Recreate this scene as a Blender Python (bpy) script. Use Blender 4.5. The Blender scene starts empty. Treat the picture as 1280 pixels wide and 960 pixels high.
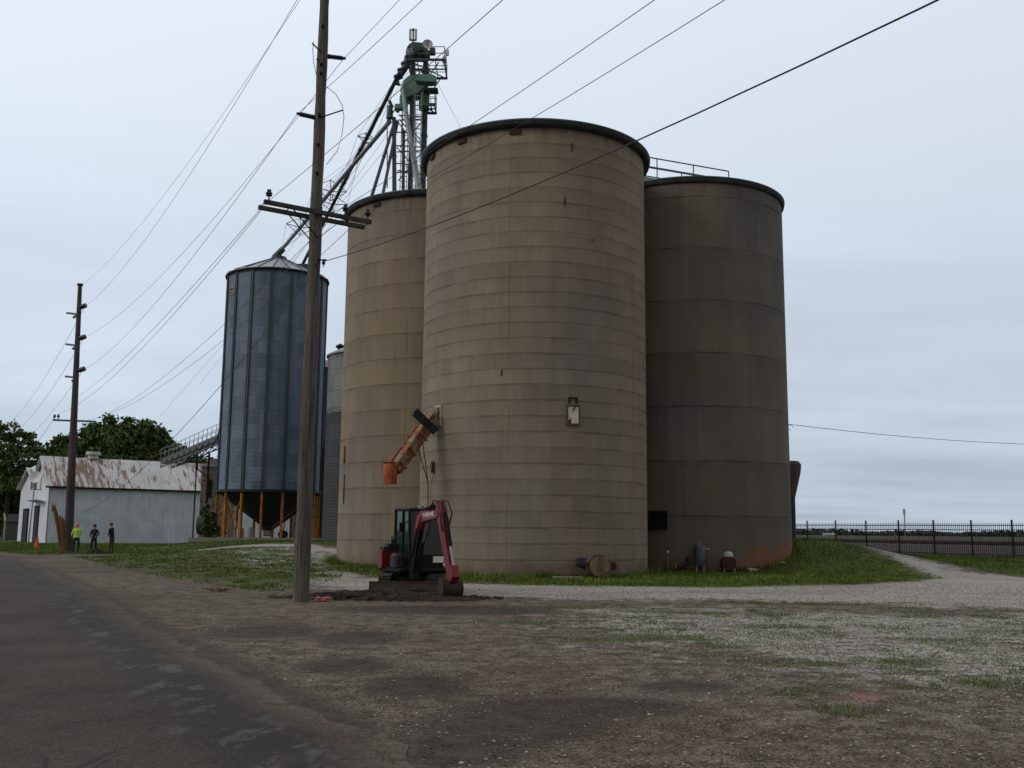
import bpy, math, random
import numpy as np
from mathutils import Vector, Matrix, Euler
random.seed(7)
rng = np.random.default_rng(7)
R = math.radians
scene = bpy.context.scene
col = scene.collection

# ------------------------------------------------------------------ camera
FPX, PIT, ROL, HC = 1240.0, R(8.426), R(0.541), 1.6
cd = bpy.data.cameras.new('camera')
cam = bpy.data.objects.new('camera', cd); col.objects.link(cam)
cd.sensor_width = 36.0; cd.lens = 36.0 * FPX / 1280.0
cd.clip_start = 0.1; cd.clip_end = 9000
r0 = Vector((1, 0, 0)); u0 = Vector((0, -math.sin(PIT), math.cos(PIT)))
rr = r0 * math.cos(ROL) + u0 * math.sin(ROL)
uu = u0 * math.cos(ROL) - r0 * math.sin(ROL)
bb = rr.cross(uu)
m = Matrix.Identity(4)
for i in range(3):
    m[i][0] = rr[i]; m[i][1] = uu[i]; m[i][2] = bb[i]
m[2][3] = HC
cam.matrix_world = m
scene.camera = cam

# ------------------------------------------------------------------ world: overcast sky
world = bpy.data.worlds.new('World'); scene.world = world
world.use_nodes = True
SUN_EL, SUN_AZ = R(30), R(244)           # sun behind thick cloud, behind-left of the camera
wt = world.node_tree; wt.nodes.clear()
def wn(t, **k):
    n = wt.nodes.new(t)
    for a, b in k.items(): setattr(n, a, b)
    return n
L = wt.links.new
out = wn('ShaderNodeOutputWorld')
skyt = wn('ShaderNodeTexSky'); skyt.sky_type = 'NISHITA'; skyt.sun_disc = False
skyt.sun_elevation = SUN_EL; skyt.sun_rotation = SUN_AZ; skyt.air_density = 1.0; skyt.dust_density = 3.0
bg1 = wn('ShaderNodeBackground'); bg1.inputs[1].default_value = 0.08
L(skyt.outputs[0], bg1.inputs[0])
tc = wn('ShaderNodeTexCoord')
sep = wn('ShaderNodeSeparateXYZ'); L(tc.outputs['Generated'], sep.inputs[0])
def wm(op, a, b=None, c=None):
    n = wn('ShaderNodeMath', operation=op)
    for i, v in enumerate((a, b, c)):
        if v is None: continue
        if isinstance(v, (int, float)): n.inputs[i].default_value = v
        else: L(v, n.inputs[i])
    return n.outputs[0]
zc = wm('MAXIMUM', sep.outputs[2], 0.0)
den = wm('ADD', zc, 0.09)
cx = wm('DIVIDE', sep.outputs[0], den); cy = wm('DIVIDE', sep.outputs[1], den)
cmb = wn('ShaderNodeCombineXYZ'); L(cx, cmb.inputs[0]); L(cy, cmb.inputs[1])
mp = wn('ShaderNodeMapping'); mp.inputs['Scale'].default_value = (0.55, 1.0, 1.0); mp.inputs['Rotation'].default_value = (0, 0, R(14)); L(cmb.outputs[0], mp.inputs[0])
n1 = wn('ShaderNodeTexNoise'); n1.inputs['Scale'].default_value = .85; n1.inputs['Detail'].default_value = 7; n1.inputs['Roughness'].default_value = .55; n1.inputs['Distortion'].default_value = .6
L(mp.outputs[0], n1.inputs['Vector'])
n2 = wn('ShaderNodeTexNoise'); n2.inputs['Scale'].default_value = .35; n2.inputs['Detail'].default_value = 4
L(mp.outputs[0], n2.inputs['Vector'])
nsum = wm('ADD', wm('MULTIPLY', wm('SUBTRACT', n1.outputs[0], .5), .6), wm('MULTIPLY', wm('SUBTRACT', n2.outputs[0], .5), .8))
ramp = wn('ShaderNodeValToRGB')
els = ramp.color_ramp.elements
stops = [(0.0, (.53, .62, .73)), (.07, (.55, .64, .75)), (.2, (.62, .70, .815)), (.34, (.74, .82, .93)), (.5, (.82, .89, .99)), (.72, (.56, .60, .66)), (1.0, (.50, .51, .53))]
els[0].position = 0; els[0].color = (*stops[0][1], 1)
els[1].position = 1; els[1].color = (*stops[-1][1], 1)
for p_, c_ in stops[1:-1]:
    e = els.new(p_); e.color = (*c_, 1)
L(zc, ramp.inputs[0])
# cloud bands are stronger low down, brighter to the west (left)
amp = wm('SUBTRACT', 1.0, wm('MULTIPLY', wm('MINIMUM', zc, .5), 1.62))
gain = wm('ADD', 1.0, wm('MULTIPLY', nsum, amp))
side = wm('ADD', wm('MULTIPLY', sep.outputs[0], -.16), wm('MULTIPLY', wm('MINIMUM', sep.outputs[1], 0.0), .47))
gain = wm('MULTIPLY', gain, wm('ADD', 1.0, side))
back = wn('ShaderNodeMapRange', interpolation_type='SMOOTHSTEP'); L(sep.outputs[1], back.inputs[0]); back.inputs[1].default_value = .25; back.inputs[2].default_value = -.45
warm = wn('ShaderNodeMix', data_type='RGBA'); L(back.outputs[0], warm.inputs[0]); L(ramp.outputs[0], warm.inputs[6]); warm.inputs[7].default_value = (.63, .61, .585, 1)   # unseen sky behind the camera, warmed and dimmed for the light on walls
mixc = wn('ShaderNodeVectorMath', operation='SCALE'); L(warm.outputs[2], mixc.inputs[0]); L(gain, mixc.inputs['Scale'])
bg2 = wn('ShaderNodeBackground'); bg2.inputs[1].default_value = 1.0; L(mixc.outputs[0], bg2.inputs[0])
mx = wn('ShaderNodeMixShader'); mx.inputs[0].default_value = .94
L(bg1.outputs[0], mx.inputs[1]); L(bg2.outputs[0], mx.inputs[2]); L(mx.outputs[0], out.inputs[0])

sd = bpy.data.lights.new('sun', 'SUN'); sd.energy = 0.75; sd.angle = R(20); sd.color = (1, .93, .82)
so = bpy.data.objects.new('sun', sd); col.objects.link(so)
sdir = Vector((math.sin(SUN_AZ) * math.cos(SUN_EL), math.cos(SUN_AZ) * math.cos(SUN_EL), math.sin(SUN_EL)))
so.rotation_euler = sdir.to_track_quat('Z', 'Y').to_euler()

scene.view_settings.view_transform = 'Standard'
scene.view_settings.look = 'None'
scene.view_settings.exposure = 0.0
scene.view_settings.gamma = 1
scene.view_settings.use_curve_mapping = False
scene.cycles.max_bounces = 5
scene.cycles.transparent_max_bounces = 12

# ------------------------------------------------------------------ helpers
def tag(o, label=None, cat=None, group=None, kind=None):
    if label: o['label'] = label
    if cat: o['category'] = cat
    if group: o['group'] = group
    if kind: o['kind'] = kind
    return o
def thing(name, label, cat, loc=(0, 0, 0), rz=0, group=None):
    o = bpy.data.objects.new(name, None); col.objects.link(o)
    o.empty_display_size = .2
    o.location = loc; o.rotation_euler = (0, 0, rz)
    return tag(o, label, cat, group)
def copy_tree(o, parent=None):
    c = o.copy(); col.objects.link(c)
    if parent: c.parent = parent
    for ch in list(o.children): copy_tree(ch, c)
    return c
def V(*a): return Vector(a)
class MB:
    def __init__(s, M=None): s.v = []; s.f = []; s.M = M; s.mi = []
    def add(s, vs, fs, mi=0):
        b = len(s.v)
        for p in vs:
            p = Vector(p)
            if s.M is not None: p = s.M @ p
            s.v.append(tuple(p))
        for f in fs: s.f.append(tuple(b + i for i in f)); s.mi.append(mi)
        return s
    def box(s, c, size, M=None, mi=0, bevel=0):
        x, y, z = size[0] / 2, size[1] / 2, size[2] / 2
        if bevel > 0:
            b = min(bevel, x * .9, y * .9, z * .9)
            vs = []
            for sz in (-1, 1):
                for (k, q) in (((x - b, y - b), z), ):
                    pass
            pts = []
            idx = {}
            for sx in (-1, 1):
                for sy in (-1, 1):
                    for sz in (-1, 1):
                        for ax in range(3):
                            p = [sx * (x - b), sy * (y - b), sz * (z - b)]
                            p[ax] = (sx * x, sy * y, sz * z)[ax]
                            idx[(sx, sy, sz, ax)] = len(pts); pts.append(p)
            fs = []
            for ax in range(3):
                o1, o2 = [(1, 2), (2, 0), (0, 1)][ax]
                for sg in (-1, 1):
                    q = []
                    for (a_, b_) in ((-1, -1), (1, -1), (1, 1), (-1, 1)):
                        k = [0, 0, 0]; k[ax] = sg; k[o1] = a_; k[o2] = b_
                        q.append(idx[(k[0], k[1], k[2], ax)])
                    fs.append(q if sg > 0 else q[::-1])
            for ax in range(3):
                o1, o2 = [(1, 2), (2, 0), (0, 1)][ax]
                for a_ in (-1, 1):
                    for b_ in (-1, 1):
                        def K(t, fa):
                            k = [0, 0, 0]; k[ax] = t; k[o1] = a_; k[o2] = b_
                            return idx[(k[0], k[1], k[2], fa)]
                        q = [K(-1, o1), K(1, o1), K(1, o2), K(-1, o2)]
                        fs.append(q if a_ * b_ < 0 else q[::-1])
            for sx in (-1, 1):
                for sy in (-1, 1):
                    for sz in (-1, 1):
                        q = [idx[(sx, sy, sz, a)] for a in range(3)]
                        fs.append(q if sx * sy * sz > 0 else q[::-1])
        else:
            pts = [(-x, -y, -z), (x, -y, -z), (x, y, -z), (-x, y, -z), (-x, -y, z), (x, -y, z), (x, y, z), (-x, y, z)]
            fs = [(0, 3, 2, 1), (4, 5, 6, 7), (0, 1, 5, 4), (1, 2, 6, 5), (2, 3, 7, 6), (3, 0, 4, 7)]
        c = Vector(c); P = []
        for p in pts:
            p = Vector(p)
            if M is not None: p = M @ p
            P.append(p + c)
        return s.add(P, fs, mi)
    def bar(s, a, b, w, h=None, mi=0, up=(0, 0, 1)):
        a = Vector(a); b = Vector(b); d = b - a; ln = d.length
        if ln < 1e-6: return s
        h = h or w; d.normalize(); up = Vector(up)
        if abs(d.dot(up)) > .98: up = Vector((1, 0, 0))
        x = d.cross(up).normalized(); z = x.cross(d)
        M = Matrix((x, d, z)).transposed()
        return s.box((a + b) / 2, (w, ln, h), M, mi)
    def cyl(s, a, b, ra, rb=None, n=12, caps=True, mi=0):
        rb = ra if rb is None else rb
        a = Vector(a); b = Vector(b); d = (b - a).normalized()
        up = Vector((0, 0, 1)) if abs(d.z) < .95 else Vector((1, 0, 0))
        x = d.cross(up).normalized(); y = d.cross(x)
        vs = []
        for p, r in ((a, ra), (b, rb)):
            for i in range(n):
                t = 2 * math.pi * i / n
                vs.append(p + x * (math.cos(t) * r) + y * (math.sin(t) * r))
        fs = [(i, (i + 1) % n, n + (i + 1) % n, n + i) for i in range(n)]
        if caps: fs += [tuple(range(n))[::-1], tuple(range(n, 2 * n))]
        return s.add(vs, fs, mi)
    def tube(s, pts, r, n=6, mi=0):
        pts = [Vector(p) for p in pts]; vs = []; N = len(pts)
        for k, p in enumerate(pts):
            d = (pts[min(k + 1, N - 1)] - pts[max(k - 1, 0)]).normalized()
            up = Vector((0, 0, 1)) if abs(d.z) < .95 else Vector((1, 0, 0))
            x = d.cross(up).normalized(); y = d.cross(x)
            rad = r[k] if isinstance(r, (list, tuple)) else r
            for i in range(n):
                t = 2 * math.pi * i / n
                vs.append(p + x * (math.cos(t) * rad) + y * (math.sin(t) * rad))
        fs = []
        for k in range(N - 1):
            for i in range(n):
                fs.append((k * n + i, k * n + (i + 1) % n, (k + 1) * n + (i + 1) % n, (k + 1) * n + i))
        fs += [tuple(range(n))[::-1], tuple(range((N - 1) * n, N * n))]
        return s.add(vs, fs, mi)
    def lathe(s, prof, c=(0, 0, 0), n=32, mi=0, a0=0, a1=2 * math.pi):
        full = abs(a1 - a0 - 2 * math.pi) < 1e-6; m_ = n if full else n + 1
        vs = []
        for r, z in prof:
            for i in range(m_):
                t = a0 + (a1 - a0) * i / n
                vs.append((c[0] + r * math.cos(t), c[1] + r * math.sin(t), c[2] + z))
        fs = []
        for k in range(len(prof) - 1):
            for i in range(n):
                j = (i + 1) % m_
                fs.append((k * m_ + i, k * m_ + j, (k + 1) * m_ + j, (k + 1) * m_ + i))
        return s.add(vs, fs, mi)
    def prism(s, poly, a, b, fx, mi=0):
        """poly of (u,v); fx(u,v,w) -> point; w from a to b"""
        n = len(poly)
        vs = [fx(u, v, a) for u, v in poly] + [fx(u, v, b) for u, v in poly]
        fs = [tuple(range(n))[::-1], tuple(range(n, 2 * n))] + [(i, (i + 1) % n, n + (i + 1) % n, n + i) for i in range(n)]
        return s.add(vs, fs, mi)
    def build(s, name, mats, parent=None, smooth=False, world=True, label=None):
        me = bpy.data.meshes.new(name)
        vs = s.v
        if parent is not None and world:
            Mi = (Matrix.Translation(parent.location) @ parent.rotation_euler.to_matrix().to_4x4()).inverted() if parent.parent is None else ROOTM(parent)
            vs = [tuple(Mi @ Vector(p)) for p in vs]
        me.from_pydata(vs, [], s.f)
        if not isinstance(mats, (list, tuple)): mats = [mats]
        for mm in mats: me.materials.append(mm)
        if len(mats) > 1: me.polygons.foreach_set('material_index', s.mi)
        if smooth:
            me.polygons.foreach_set('use_smooth', [True] * len(me.polygons))
            if smooth != 'all':
                try: me.set_sharp_from_angle(angle=R(35))
                except Exception: pass
        me.update()
        o = bpy.data.objects.new(name, me); col.objects.link(o)
        if parent is not None: o.parent = parent
        if label: o['label'] = label
        return o
def ROOTM(o):
    M = Matrix.Identity(4)
    while o is not None:
        M = (Matrix.Translation(o.location) @ o.rotation_euler.to_matrix().to_4x4()) @ M
        o = o.parent
    return M.inverted()
def ray(px, py):
    xr = px - 640; yr = 480 - py; c, s = math.cos(ROL), math.sin(ROL)
    x = xr * c - yr * s; y = yr * c + xr * s
    cp, sp = math.cos(PIT), math.sin(PIT)
    return Vector((x, FPX * cp - y * sp, FPX * sp + y * cp))
def at(px, py, Y):
    r = ray(px, py); return r * (Y / r.y) + Vector((0, 0, HC))

# ------------------------------------------------------------------ material DSL
class NT:
    def __init__(s, name):
        s.m = bpy.data.materials.new(name); s.m.use_nodes = True
        s.t = s.m.node_tree; s.b = s.t.nodes['Principled BSDF']
        s._tc = None
    def n(s, t, **k):
        x = s.t.nodes.new(t)
        for a, b in k.items(): setattr(x, a, b)
        return x
    def put(s, sock, v):
        if v is None: return
        if isinstance(v, bpy.types.NodeSocket): s.t.links.new(v, sock)
        elif isinstance(v, (tuple, list)) and len(v) == 3 and sock.type == 'RGBA': sock.default_value = (*v, 1)
        else: sock.default_value = v
    @property
    def obj(s):
        if not s._tc: s._tc = s.n('ShaderNodeTexCoord')
        return s._tc.outputs['Object']
    def math(s, op, a, b=None, c=None, clamp=False):
        x = s.n('ShaderNodeMath', operation=op); x.use_clamp = clamp
        for i, v in enumerate((a, b, c)): s.put(x.inputs[i], v)
        return x.outputs[0]
    def map(s, v, scale=(1, 1, 1), loc=(0, 0, 0), rot=(0, 0, 0)):
        x = s.n('ShaderNodeMapping'); s.put(x.inputs[0], v); x.inputs['Scale'].default_value = scale
        x.inputs['Location'].default_value = loc; x.inputs['Rotation'].default_value = rot
        return x.outputs[0]
    def noise(s, scale, detail=4, v=None, rough=.55, dist=0):
        x = s.n('ShaderNodeTexNoise'); s.put(x.inputs['Vector'], v or s.obj)
        x.inputs['Scale'].default_value = scale; x.inputs['Detail'].default_value = detail
        x.inputs['Roughness'].default_value = rough; x.inputs['Distortion'].default_value = dist
        return x.outputs[0]
    def voro(s, scale, v=None, feature='F1', outp='Distance', rand=1):
        x = s.n('ShaderNodeTexVoronoi', feature=feature); s.put(x.inputs['Vector'], v or s.obj)
        x.inputs['Scale'].default_value = scale; x.inputs['Randomness'].default_value = rand
        return x.outputs[outp]
    def white(s, v):
        x = s.n('ShaderNodeTexWhiteNoise', noise_dimensions='3D'); s.put(x.inputs['Vector'], v)
        return x.outputs['Value']
    def sep(s, v):
        x = s.n('ShaderNodeSeparateXYZ'); s.put(x.inputs[0], v); return x.outputs
    def comb(s, x_, y_, z_):
        x = s.n('ShaderNodeCombineXYZ')
        for i, v in enumerate((x_, y_, z_)): s.put(x.inputs[i], v)
        return x.outputs[0]
    def mix(s, f, a, b, mode='MIX'):
        x = s.n('ShaderNodeMix', data_type='RGBA', blend_type=mode)
        s.put(x.inputs[0], f); s.put(x.inputs[6], a); s.put(x.inputs[7], b)
        return x.outputs[2]
    def ss(s, v, a, b):
        x = s.n('ShaderNodeMapRange', interpolation_type='SMOOTHSTEP'); s.put(x.inputs[0], v)
        x.inputs[1].default_value = a; x.inputs[2].default_value = b
        return x.outputs[0]
    def lin(s, v, a, b, c=0, d=1):
        x = s.n('ShaderNodeMapRange'); s.put(x.inputs[0], v)
        for i, q in enumerate((a, b, c, d)): x.inputs[i + 1].default_value = q
        return x.outputs[0]
    def attr(s, name):
        x = s.n('ShaderNodeAttribute'); x.attribute_name = name; return x.outputs['Fac']
    def island(s):
        return s.n('ShaderNodeNewGeometry').outputs['Random Per Island']
    def scale(s, c, f):
        x = s.n('ShaderNodeVectorMath', operation='SCALE'); s.put(x.inputs[0], c); s.put(x.inputs['Scale'], f); return x.outputs[0]
    def bump(s, h, strength=.3, dist=.02, nrm=None):
        x = s.n('ShaderNodeBump'); s.put(x.inputs['Height'], h); x.inputs['Strength'].default_value = strength
        x.inputs['Distance'].default_value = dist
        if nrm is not None: s.put(x.inputs['Normal'], nrm)
        return x.outputs[0]
    def fin(s, color, rough=.8, metal=0, nrm=None, spec=.3):
        s.put(s.b.inputs['Base Color'], color); s.put(s.b.inputs['Roughness'], rough)
        s.put(s.b.inputs['Metallic'], metal); s.put(s.b.inputs['Specular IOR Level'], spec)
        if nrm is not None: s.put(s.b.inputs['Normal'], nrm)
        return s.m
def simple(name, c, rough=.7, metal=0, var=.25, scale=6, spec=.3, bump=.1, dirt=None, dscale=2.5, dth=.58):
    t = NT(name)
    n = t.noise(scale, 5)
    k = t.lin(n, .3, .7, 1 - var, 1 + var)
    cc = t.scale(c if isinstance(c, bpy.types.NodeSocket) else tuple(c), k)
    if dirt:
        d = t.ss(t.noise(dscale, 6, rough=.65), dth, dth + .08)
        cc = t.mix(d, cc, dirt)
    nr = t.bump(t.noise(scale * 6, 4), bump, .01) if bump else None
    return t.fin(cc, rough, metal, nr, spec)

# ------------------------------------------------------------------ materials
def concrete(name, lift, tint=(.30, .25, .185), seed=0, line=.55, stain=0):
    t = NT(name); P = t.sep(t.map(t.obj, loc=(0, 0, 0))); x, y, z = P[0], P[1], P[2]
    ang = t.math('MULTIPLY', t.math('ARCTAN2', y, x), 4.48)
    cyl = t.comb(ang, seed * 3.1, z)
    wob = t.math('MULTIPLY', t.math('SUBTRACT', t.noise(.9, 3, cyl), .5), .05)
    zz = t.math('DIVIDE', t.math('ADD', z, wob), lift)
    fl = t.math('FLOOR', zz); fr = t.math('SUBTRACT', zz, fl)
    dl = t.math('ABSOLUTE', t.math('SUBTRACT', fr, .5))          # .5 at a joint
    jw = .5 - .020 / lift
    joint = t.ss(dl, jw - .045 / lift, jw + .012 / lift)
    softj = t.math('MULTIPLY', t.ss(fr, .72, 1.0), t.noise(2.2, 4, t.map(cyl, (1, 1, .3))))
    jn = t.lin(t.noise(.8, 5, t.map(cyl, (1, 1, 2.5), loc=(seed, 0, 0)), rough=.75), .40, .60, .0, 1.15)
    tone = t.white(t.comb(fl, seed, 2.2))
    pu = t.math('FLOOR', t.math('ADD', t.math('DIVIDE', ang, .72), t.math('MULTIPLY', t.math('MODULO', fl, 2), .5)))
    ptone = t.white(t.comb(pu, fl, seed + 5.5))
    fu = t.math('SUBTRACT', t.math('DIVIDE', ang, .72), t.math('FLOOR', t.math('DIVIDE', ang, .72)))
    vj = t.math('MULTIPLY', t.ss(t.math('ABSOLUTE', t.math('SUBTRACT', fu, .5)), .47, .5), t.ss(t.noise(1.1, 3, t.map(cyl, (1, 1, 1.2), loc=(3, seed, 1))), .46, .6))
    streak = t.noise(1, 6, t.map(cyl, (2.6, 1, .16), loc=(seed * 5, 0, 0)), rough=.62)
    streak2 = t.noise(1, 5, t.map(cyl, (9, 1, .35), loc=(seed * 2, 0, 4)), rough=.6)
    blot = t.noise(.35, 5, cyl, rough=.6)
    fine = t.noise(26, 5, cyl, rough=.7)
    k = t.lin(blot, .3, .7, .90, 1.09)
    k = t.math('MULTIPLY', k, t.lin(streak, .32, .68, .93, 1.06))
    k = t.math('MULTIPLY', k, t.lin(streak2, .3, .7, .95, 1.05))
    k = t.math('MULTIPLY', k, t.lin(fine, .3, .7, .88, 1.12))
    k = t.math('MULTIPLY', k, t.lin(tone, 0, 1, .93, 1.06))
    k = t.math('MULTIPLY', k, t.lin(ptone, 0, 1, .92, 1.05)); k = t.math('MULTIPLY', k, t.lin(fr, 0, 1, 1.035, .955))  # each lift darkens upward: bulge shading put into the colour
    k = t.math('MULTIPLY', k, t.math('SUBTRACT', 1, t.math('MULTIPLY', t.math('MULTIPLY', joint, jn), line)))
    k = t.math('MULTIPLY', k, t.math('SUBTRACT', 1, t.math('MULTIPLY', softj, .16)))
    k = t.math('MULTIPLY', k, t.math('SUBTRACT', 1, t.math('MULTIPLY', vj, .16)))
    # grey weathered patches and dark vertical stains
    base = t.mix(t.ss(t.noise(.22, 5, t.map(cyl, (1, 1, .7), loc=(9, 2, seed))), .46, .66), tint, (tint[0] * .83, tint[1] * .90, tint[2] * 1.05))
    dark = t.math('MULTIPLY', t.ss(t.noise(1, 4, t.map(cyl, (1.7, 1, .10), loc=(11, seed, 0))), .60, .72), t.ss(t.noise(.5, 3, cyl), .42, .6))
    base = t.mix(t.math('MULTIPLY', dark, .30), base, (.10, .085, .07))
    shp = t.math('MULTIPLY', t.ss(t.noise(1, 7, t.map(cyl, (5.5, 1, .22), loc=(21, seed, 0)), rough=.72), .585, .625), t.ss(t.noise(.6, 3, t.map(cyl, loc=(0, 5, seed))), .44, .58))
    base = t.mix(t.math('MULTIPLY', shp, .22), base, (.11, .09, .07))
    lime = t.math('MULTIPLY', t.ss(t.noise(1, 6, t.map(cyl, (4, 1, .3), loc=(2, seed, 8)), rough=.7), .62, .66), t.ss(fr, .2, .9))
    base = t.mix(t.math('MULTIPLY', lime, .18), base, (.40, .36, .30))
    vl = t.math('MULTIPLY', t.ss(t.math('ABSOLUTE', t.math('SUBTRACT', t.math('FRACT', t.math('ADD', t.math('DIVIDE', ang, 5.3), t.math('MULTIPLY', t.noise(.25, 4, t.map(cyl, (.2, 1, 1))), .035))), .5)), .008, .003), t.ss(t.noise(.35, 3, t.map(cyl, (.3, 1, 1), loc=(0, 0, seed))), .46, .52))
    base = t.mix(t.math('MULTIPLY', vl, .28), base, (.07, .055, .045))
    # spalls
    sp = t.ss(t.noise(3.3, 5, t.map(cyl, (1, 1, 1.6), loc=(seed, 7, 3)), rough=.75), .70, .74)
    base = t.mix(t.math('MULTIPLY', sp, .5), base, (.14, .12, .09))
    # drips below the roof edge
    top = t.math('MULTIPLY', t.ss(z, 15.4, 16.6), t.ss(t.noise(1, 4, t.map(cyl, (3.2, 1, .3))), .45, .6))
    base = t.mix(t.math('MULTIPLY', top, .55), base, (.12, .10, .085))
    # mud splash at the foot
    nz = t.noise(1.5, 5, cyl, rough=.65)
    foot = t.ss(t.math('SUBTRACT', t.math('MULTIPLY', nz, 1.6), z), .0, .75)
    base = t.mix(t.math('MULTIPLY', foot, .75), base, (.135, .10, .075))
    if stain:
        # rust-red staining climbs the foot of the wall on one side
        a2 = t.math('SUBTRACT', ang, stain); w = t.ss(t.math('ABSOLUTE', a2), 4.6, 1.2)
        hgt = t.math('MULTIPLY', t.math('ADD', t.math('MULTIPLY', nz, 2.2), .12), w)
        st = t.ss(t.math('SUBTRACT', hgt, t.math('SUBTRACT', z, t.math('MULTIPLY', t.ss(a2, -3.5, 1.0), .55))), .25, .62)
        st = t.math('MULTIPLY', st, t.ss(t.noise(3, 5, cyl, rough=.7), .35, .5))
        base = t.mix(t.math('MULTIPLY', st, .65), base, (.30, .11, .04))
    colr = t.scale(base, k)
    h = t.math('ADD', t.math('MULTIPLY', joint, -1.0), t.math('ADD', t.math('MULTIPLY', fine, .25), t.math('MULTIPLY', streak2, .2)))
    return t.fin(colr, .88, 0, t.bump(h, .55, .02), .2)

def corrugated(name, c, vert=True, pitch=.20, rust=0.0, panel=(0, 0), rough=.5, metal=.35, cyl=None, pv=.18, bands=True):
    """ribbed sheet metal; cyl = radius for sheets wrapped round a bin"""
    t = NT(name); P = t.sep(t.obj)
    if cyl:
        u = t.math('MULTIPLY', t.math('ARCTAN2', P[1], P[0]), cyl)
    else: u = P[0]
    z = P[2]; q = u if vert else z
    s_ = t.math('SINE', t.math('MULTIPLY', q, 2 * math.pi / pitch))
    uv = t.comb(u, 0.0, z)
    k = t.lin(t.noise(.7, 5, uv), .3, .7, .85, 1.13)
    k = t.math('MULTIPLY', k, t.lin(t.noise(1, 5, t.map(uv, (4, 1, .35))), .3, .7, .9, 1.1))
    if panel[0]:
        row = t.math('FLOOR', t.math('DIVIDE', z, panel[1]))
        cu = t.math('FLOOR', t.math('ADD', t.math('DIVIDE', u, panel[0]), t.math('MULTIPLY', t.math('MODULO', row, 2), .5)))
        k = t.math('MULTIPLY', k, t.lin(t.white(t.comb(cu, row, 1.3)), 0, 1, 1 - pv, 1 + pv))
        fz = t.math('FRACT', t.math('DIVIDE', z, panel[1]))
        k = t.math('MULTIPLY', k, t.lin(t.ss(t.math('ABSOLUTE', t.math('SUBTRACT', fz, .5)), .45, .5), 0, 1, 1, .80))
    cc = t.scale(tuple(c), k)
    if rust:
        r_ = t.ss(t.math('ADD', t.noise(1, 6, t.map(uv, (1.6, 1, .5)), rough=.7), t.math('MULTIPLY', t.noise(1, 3, t.map(uv, (.14, 1, .14), loc=(4, 0, 0))), .55)), .86 - rust * .2, .93 - rust * .2)
        cc = t.mix(t.math('MULTIPLY', r_, .85), cc, (.20, .10, .06))
    nr = t.bump(t.math('MULTIPLY', s_, .5), .8, pitch * .18)
    return t.fin(cc, rough, metal, nr, .4)

M = {}
M['conc_front'] = concrete('concrete_front', .565, (.258, .214, .163), 1, .30)
M['conc_left'] = concrete('concrete_left', 1.13, (.258, .210, .154), 2, .36)
M['conc_right'] = concrete('concrete_right', 2.26, (.155, .136, .115), 3, .45, stain=-.72 * 4.48)
M['rim'] = simple('roof_edge_tar', (.030, .033, .038), .8, var=.35, scale=3, dirt=(.10, .09, .08), dth=.62)
M['roofconc'] = simple('roof_concrete', (.22, .21, .19), .9)
M['black'] = simple('black_steel', (.010, .010, .011), .65, .0, spec=.15)
M['fence'] = simple('fence_black', (.012, .013, .016), .45, .2, spec=.4)
M['rubber'] = simple('rubber', (.02, .02, .02), .85, var=.3, dirt=(.14, .12, .10), dth=.55)
M['hose'] = simple('hose', (.012, .012, .013), .6)
M['red'] = simple('red_paint', (.17, .007, .012), .5, 0, var=.15, spec=.5, dirt=(.06, .03, .025), dth=.58, dscale=4)
M['greyplastic'] = simple('dark_grey_cover', (.024, .027, .033), .7, 0, dirt=(.1, .085, .07), dth=.66)
M['steel'] = simple('bare_steel', (.30, .30, .31), .42, .7, dirt=(.10, .07, .05), dth=.6)
M['chrome'] = simple('chrome_rod', (.30, .31, .33), .35, .9)
M['mudsteel'] = simple('muddy_steel', (.042, .034, .028), .75, .1, var=.4, dirt=(.05, .035, .025), dth=.5)
M['decal'] = simple('white_decal', (.75, .75, .75), .6, var=.05, bump=0)
M['white'] = simple('white_paint', (.5, .5, .48), .65, var=.12, dirt=(.3, .27, .23), dth=.6)
M['orange'] = simple('orange_cloth', (.55, .13, .03), .9, var=.2)
M['greycloth'] = simple('grey_cloth', (.16, .17, .19), .95)
M['navycloth'] = simple('navy_cloth', (.018, .02, .028), .95)
M['browncloth'] = simple('brown_cloth', (.075, .04, .025), .95)
M['hivis'] = simple('hi_vis_cloth', (.50, .72, .06), .8)
M['skin'] = simple('skin', (.40, .24, .17), .6, var=.08)
M['helmet'] = simple('helmet_orange', (.70, .16, .04), .4)
M['hair'] = simple('cap_dark', (.02, .018, .018), .9)
M['cone'] = simple('cone_orange', (.75, .10, .02), .6, var=.1)
M['legs'] = simple('orange_steel', (.36, .155, .03), .7, .1, var=.3, scale=2, dirt=(.14, .055, .025), dth=.55)
M['galv_blue'] = corrugated('galvanised_bin', (.120, .168, .245), False, .10, 0, (.78, 1.1), .6, .1, cyl=4.0, pv=.20)
M['galv_rib'] = simple('galvanised_rib', (.085, .098, .12), .5, .3, var=.2)
M['galv_roof'] = simple('galvanised_roof', (.42, .45, .49), .5, .4, var=.15)
M['galv_grey'] = corrugated('galvanised_grey', (.17, .175, .185), False, .10, 0, (2.0, 1.15), .55, .3, cyl=3.7, pv=.32)
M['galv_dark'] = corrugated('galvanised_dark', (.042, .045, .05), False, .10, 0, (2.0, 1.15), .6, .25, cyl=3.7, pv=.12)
M['rustroof'] = corrugated('rusty_roof', (.28, .24, .22), True, .3, 1.0, cyl=3.8)
M['hopper'] = simple('dark_hopper', (.025, .026, .028), .6, .3, dirt=(.12, .06, .03), dth=.62)
M['barnwall'] = corrugated('pale_sheet_wall', (.64, .70, .80), True, .25, 0, (0, 0), .5, .15)
M['barnroof'] = corrugated('rusty_white_roof', (.64, .65, .66), True, .30, .46, (0, 0), .55, .1)
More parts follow.
